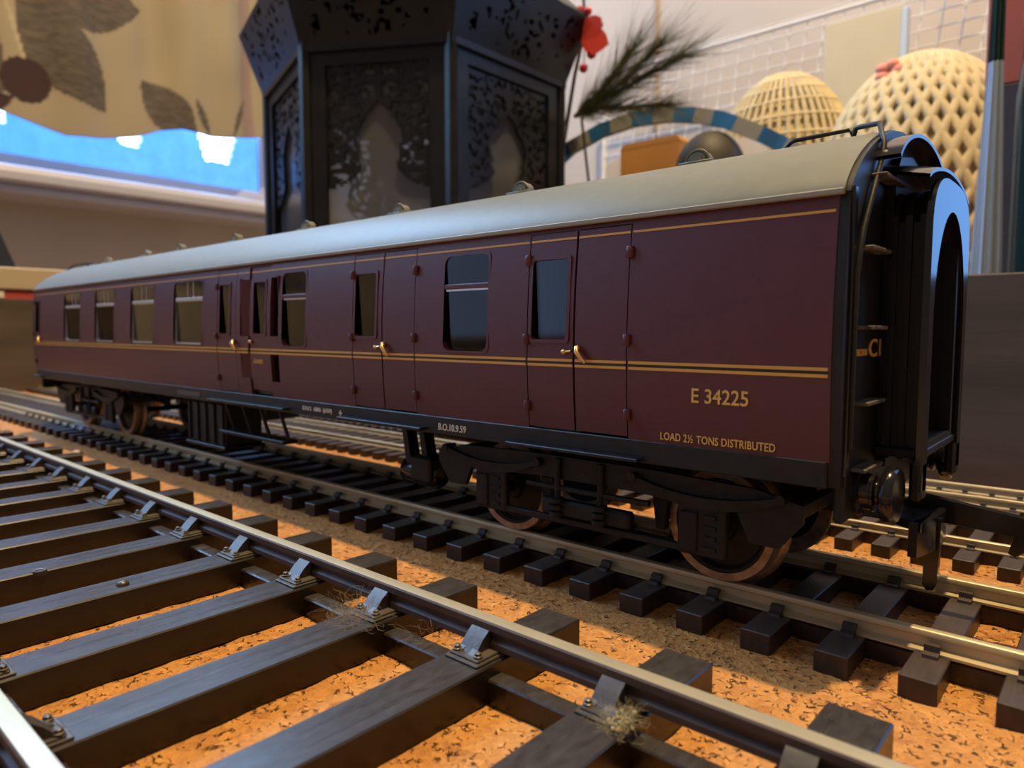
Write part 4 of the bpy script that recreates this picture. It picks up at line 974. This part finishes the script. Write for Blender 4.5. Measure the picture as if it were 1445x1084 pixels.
def hoop():
    pts = [(-262, 232, 104), (-250, 231, 116), (-233, 230, 126), (-213, 230, 131.5), (-194, 230, 133.4), (-176, 230, 132.2), (-160, 230, 129), (-146, 230, 124.2), (-128, 230, 114.5), (-112, 230, 104), (-100, 230, 90), (-92, 230, 60), (-90, 230, -8)]
    pts = [(x*1.051, 246, 28+(z-28)*1.051 if z > 0 else z) for x, y, z in pts]
    hp = thing('striped_hoop', 'curved blue and grey striped cloth handle arching behind the coach', 'handle', (-185, 246, -8))
    P = [Vector(p) for p in pts]; fine = []
    for i in range(len(P)-1):
        for k in range(6): fine.append(P[i].lerp(P[i+1], k/6))
    fine.append(P[-1]); mats_ = 0
    for k in range(0, len(fine)-1, 4):
        mb = MB(); seg = fine[k:k+5]; vs = []
        for i, p in enumerate(seg):
            g_ = min(len(fine)-1, k+i); t = (fine[min(g_+1, len(fine)-1)]-fine[max(g_-1, 0)]).normalized(); n_ = Vector((-t.z, 0, t.x))
            if n_.z < 0: n_ = -n_
            vs += [p+n_*3.6+Vector((0, -2, 0)), p+n_*3.6+Vector((0, 2, 0)), p-n_*3.6+Vector((0, 2, 0)), p-n_*3.6+Vector((0, -2, 0))]
        n = len(seg); fs = [(i*4+j, i*4+(j+1) % 4, (i+1)*4+(j+1) % 4, (i+1)*4+j) for i in range(n-1) for j in range(4)]+[(0, 1, 2, 3), tuple(range(4*n-4, 4*n))]
        mb.add(vs, fs); mb.build('stripe', 'hoopb' if mats_ % 2 == 0 else 'hoopg', hp); mats_ += 1
    MB().tube([(-275, 246, 108), (-283, 247, 60), (-284, 247, -8)], 3, 8).build('stripe', 'hoopb', hp, smooth=True)
hoop()
ct = thing('carton', 'orange-brown cardboard carton half hidden behind the coach roof', 'carton', (-202, 272, -8))
MB().box(-221, -184, 260, 286, -8, 128, c=.6).build('carton_body', 'carton', ct); MB().prism([(-221, 128), (-184, 128), (-186, 131), (-219, 131)], 260, 286, 'y').build('carton_flap', 'carton', ct)
pp = MB(); pp.prism([(-252, -8), (-150, -8), (-150, 128), (-170, 133), (-196, 131), (-226, 138), (-229, 139), (-252, 130)], 292, 294, 'y'); tag(pp.build('white_paper_sheet', 'paper'), 'white paper sheet standing behind the carton', 'paper')
lk = thing('domed_canister', 'dark grey canister with a rounded lid beside the carton', 'canister', (-162, 250, -8))
MB().lathe([(0, -8), (17, -8), (17.5, 100), (16.5, 104)], (-162, 250, 0), n=32).build('canister_body', 'lid', lk, smooth=40)
MB().lathe([(17, 103)]+[(17*math.cos(t), 106+20*math.sin(t)) for t in [PI/2*k/10 for k in range(11)]], (-162, 250, 0), n=32).build('canister_lid', 'lid', lk, smooth=40)

def pine():
    p = thing('pine_sprig', 'green artificial pine sprig beside the lantern', 'pine sprig', (-222, 236, -8)); random.seed(5)
    stems = [[(-222, 236, -8), (-222, 235, 90), (-226, 230, 140), (-205, 221, 144), (-180, 219, 149), (-160, 218, 153)],
             [(-226, 224, 140), (-208, 220, 143), (-190, 218, 150), (-172, 216, 160)], [(-226, 224, 140), (-212, 222, 146), (-200, 221, 154), (-190, 220, 163)], [(-226, 224, 140), (-206, 219, 139), (-188, 217, 135), (-168, 216, 132)]]
    sm = MB()
    for s_ in stems: sm.tube(s_, [1.1]+[.8]*(len(s_)-2)+[.3], 6)
    sm.build('stem', 'stem', p, smooth=True)
    nb = MB()
    for s_ in stems:
        P = [Vector(q) for q in s_ if q[2] > 120]
        for i in range(len(P)-1):
            d = (P[i+1]-P[i]).normalized()
            for k in range(150):
                b0 = P[i].lerp(P[i+1], random.random()); r = Vector((random.uniform(-1, 1), random.uniform(-1, 1), random.uniform(-1, 1)))
                dr = (d*1.2+r*.62).normalized(); ln = random.uniform(12, 34); b1 = b0+dr*ln; sd = dr.orthogonal().normalized()*.16; s2 = dr.cross(sd)
                nb.add([b0+sd, b0-sd*.5+s2*.8, b0-sd*.5-s2*.8, b1], [(0, 1, 3), (1, 2, 3), (2, 0, 3), (0, 2, 1)])
    me = bpy.data.meshes.new('needles'); me.from_pydata([tuple(Vector(v)*S) for v in nb.v], [], nb.f); me.materials.append(M['needle'])
    o = link('needles', me, p); o['kind'] = 'stuff'
pine()
bs = thing('berry_spray', 'red berries and red petals above the pine sprig', 'berry spray', (-246, 236, -8))
MB().tube([(-246, 236, -8), (-244, 235, 120), (-232, 232, 165), (-224, 230, 186), (-226, 230, 210)], [1.4, 1.2, 1, .8, .6], 8).build('stem', 'stem', bs, smooth=True)
for (x, z, r) in ((-214.5, 184.5, 2.6), (-218.5, 171, 2.6), (-223.5, 165, 2.4), (-226, 195, 2.3), (-229, 176, 2.6), (-221, 193, 2.2), (-232, 188, 2.6), (-224.5, 203, 2.4)):
    b_ = MB().sphere((x, 228, z), r, 8).build('berry', 'berry', bs, smooth=True); MB().tube([(x, 228, z), (-225, 231, 180)], .35, 5).build('berry_stalk', 'stem', b_)
for (a, ln) in ((-.35, 19), (.5, 15), (1.4, 11), (2.6, 14)):
    n = 10; vs = []
    for i in range(n+1):
        t = i/n; w_ = 6.5*math.sin(PI*t)**.7; cx, cz = -224+ln*t*math.cos(a), 179+ln*t*math.sin(a); nx, nz_ = -math.sin(a), math.cos(a)
        vs += [(cx+nx*w_, 226.5-1.5*t, cz+nz_*w_), (cx-nx*w_, 226.5-1.5*t, cz-nz_*w_), (cx, 227.7-1.5*t, cz)]
    mb = MB().add(vs, [(3*i+p_, 3*i+q_, 3*i+3+q_, 3*i+3+p_) for i in range(n) for p_, q_ in ((0, 1), (1, 2), (2, 0))]); mb.build('petal', 'redleaf', bs)

# right edge: silvery film cone, plum book, green bottle
fc = thing('film_cone', 'tall silvery plastic film cone at the right edge', 'cone', (-27, 150, -8))
def pleat(z0, r0, z1, r1, mt, name, cx=-31.5, cy=150):
    n = 40; vs = []
    for (z, r) in ((z0, r0), (z1, r1)):
        for i in range(n):
            a = 2*PI*i/n; q = r*(1+.22*(1 if i % 4 < 2 else -1)); vs.append((cx+q*math.cos(a), cy+q*math.sin(a), z))
    MB().add(vs, [(i, (i+1) % n, n+(i+1) % n, n+i) for i in range(n)]+[tuple(range(n)), tuple(range(n, 2*n))]).build(name, mt, fc)
pleat(-8, 4.6, 100, 1.5, 'film', 'cone_body'); pleat(100, 1.5, 118, 1.3, 'bottle', 'cone_tip')
bk = thing('plum_book', 'dark plum book with a dusty red top band at the right edge', 'book', (-27, 172, -8))
MB().box(-36, -16, 165, 168, -8, 98, c=.4).build('cover', 'book', bk); MB().box(-36, -16, 165, 168.1, 98, 132, c=.4).build('cover_band', 'bookred', bk)
MB().box(-35.5, -16.5, 168, 190, -7, 130).build('pages', 'paper', bk); MB().box(-36, -16, 190, 192, -8, 132, c=.4).build('cover', 'book', bk)
bt = thing('green_bottle', 'dark green bottle with gold foil neck at the right edge', 'bottle', (-12, 140, -8))
MB().lathe([(0, -8), (11, -8), (12, -6), (12, 86), (11, 96), (10.6, 104), (0, 104)], (-13.5, 140, 0), n=32).build('bottle_body', 'bottle', bt, smooth=40)
MB().lathe([(10.6, 103.6), (11.2, 104), (11.2, 107), (10.4, 108), (11, 109), (11, 112), (10.3, 113), (10.9, 114), (10.9, 117), (9.8, 120), (9.8, 140), (0, 141)], (-13.5, 140, 0), n=32).build('foil_neck', 'goldfoil', bt, smooth=30)
for i, (x, z, r, lab) in enumerate(((-88, 234, 6, 'dark red bauble hanging on the wire rack'), (-77, 226, 5.2, 'smaller bright red bauble low on the wire rack'))):
    bb_ = thing('bauble', lab, 'bauble', (x, 398, z)); MB().sphere((x, 398, z), r, 12).build('ball', 'berry' if i == 0 else 'redleaf', bb_, smooth=True)
    MB().tube([(x, 398, z+r-.5), (x, 400, z+r+3), (x, 408, z+r+4)], .5, 6).build('hook', 'silver', bb_)

# left: tan-and-red box and dark leaning panel beyond the end board
bxl = thing('tan_lidded_box', 'red box with tan lid beyond the end board', 'box', (-505, 20, -8))
MB().box(-530, -482, -60, 95, -8, 51.5, c=.5).build('box_body', 'red', bxl); MB().box(-531, -480.5, -62, 97, 51, 63.8, c=.8).build('box_lid', 'tan', bxl)
MB().box(-481.9, -481.5, 20, 29, 46.5, 50).build('box_label', 'paper', bxl)
MB().prism([(-60, -8), (62, -8), (55, 70), (46, 95), (38, 118), (-60, 118)], -572, -562, 'x')
wd = MB().prism([(-60, -8), (64, -8), (56, 68), (47, 93), (30, 140), (-60, 140)], -572, -562, 'x'); tag(wd.build('slanted_panel', 'navy'), 'dark navy slanted panel under the window sill at far left', 'panel')

# ------------------------------------------------------------------ dust and crumbs
def fluff(name, label, c, rad, n, mt, seed, r=.035, lump=None, step=.42):
    random.seed(seed); mb = MB(); c = Vector(c)
    for k in range(n):
        p = c+Vector((random.gauss(0, rad[0]), random.gauss(0, rad[1]), abs(random.gauss(0, rad[2])))); d = Vector((random.uniform(-1, 1), random.uniform(-1, 1), random.uniform(-.6, .6))).normalized(); pts = [p.copy()]
        for q in range(7):
            d = (d+Vector((random.uniform(-.7, .7), random.uniform(-.7, .7), random.uniform(-.5, .5)))).normalized(); p = p+d*step
            if p.z < -.8: p.z = -.78
            pts.append(p.copy())
        mb.tube(pts, r, 4, caps=False)
    if lump:
        for k in range(lump): mb.sphere((c.x+random.gauss(0, rad[0]*.6), c.y+random.gauss(0, rad[1]*.6), c.z+abs(random.gauss(0, rad[2]*.5))), random.uniform(.06, .17), 4)
    o = mb.build(name, mt); tag(o, label, 'dust', kind='stuff')
fluff('dust_fluff', 'tangle of grey dust and hairs around a rail chair', (-57.0, -42.6, -.6), (1.2, 1.2, .7), 150, 'fluff', 3, .009)
fluff('dust_fluff', 'olive lump of dust beside the nearest rail chair', (-26.6, -41.2, -.5), (.7, .8, .5), 150, 'fluff2', 9, .010, lump=90, step=.24)
fluff('dust_fluff', 'thin dust wisps on the web beside the foreground rail', (-47.5, -39.6, -1.7), (1.6, .6, .4), 26, 'fluff', 21, .009)
random.seed(4)
for i, (x, y, z, r, lab) in enumerate(((-16.3, 18.6, -3.75, (1.1, .8, .22), 'pale flat cork chip behind the coach track'), (-206, -21.0, -3.7, (1.6, 1.0, .5), 'pale crumb on the cork at far left'), (-150, -24.2, -3.7, (.9, .7, .45), 'cream crumb beside a foreground sleeper end'))):
    o = MB().sphere((x, y, z), r, 6).build('cork_crumb', 'crumb'); tag(o, lab, 'crumb')
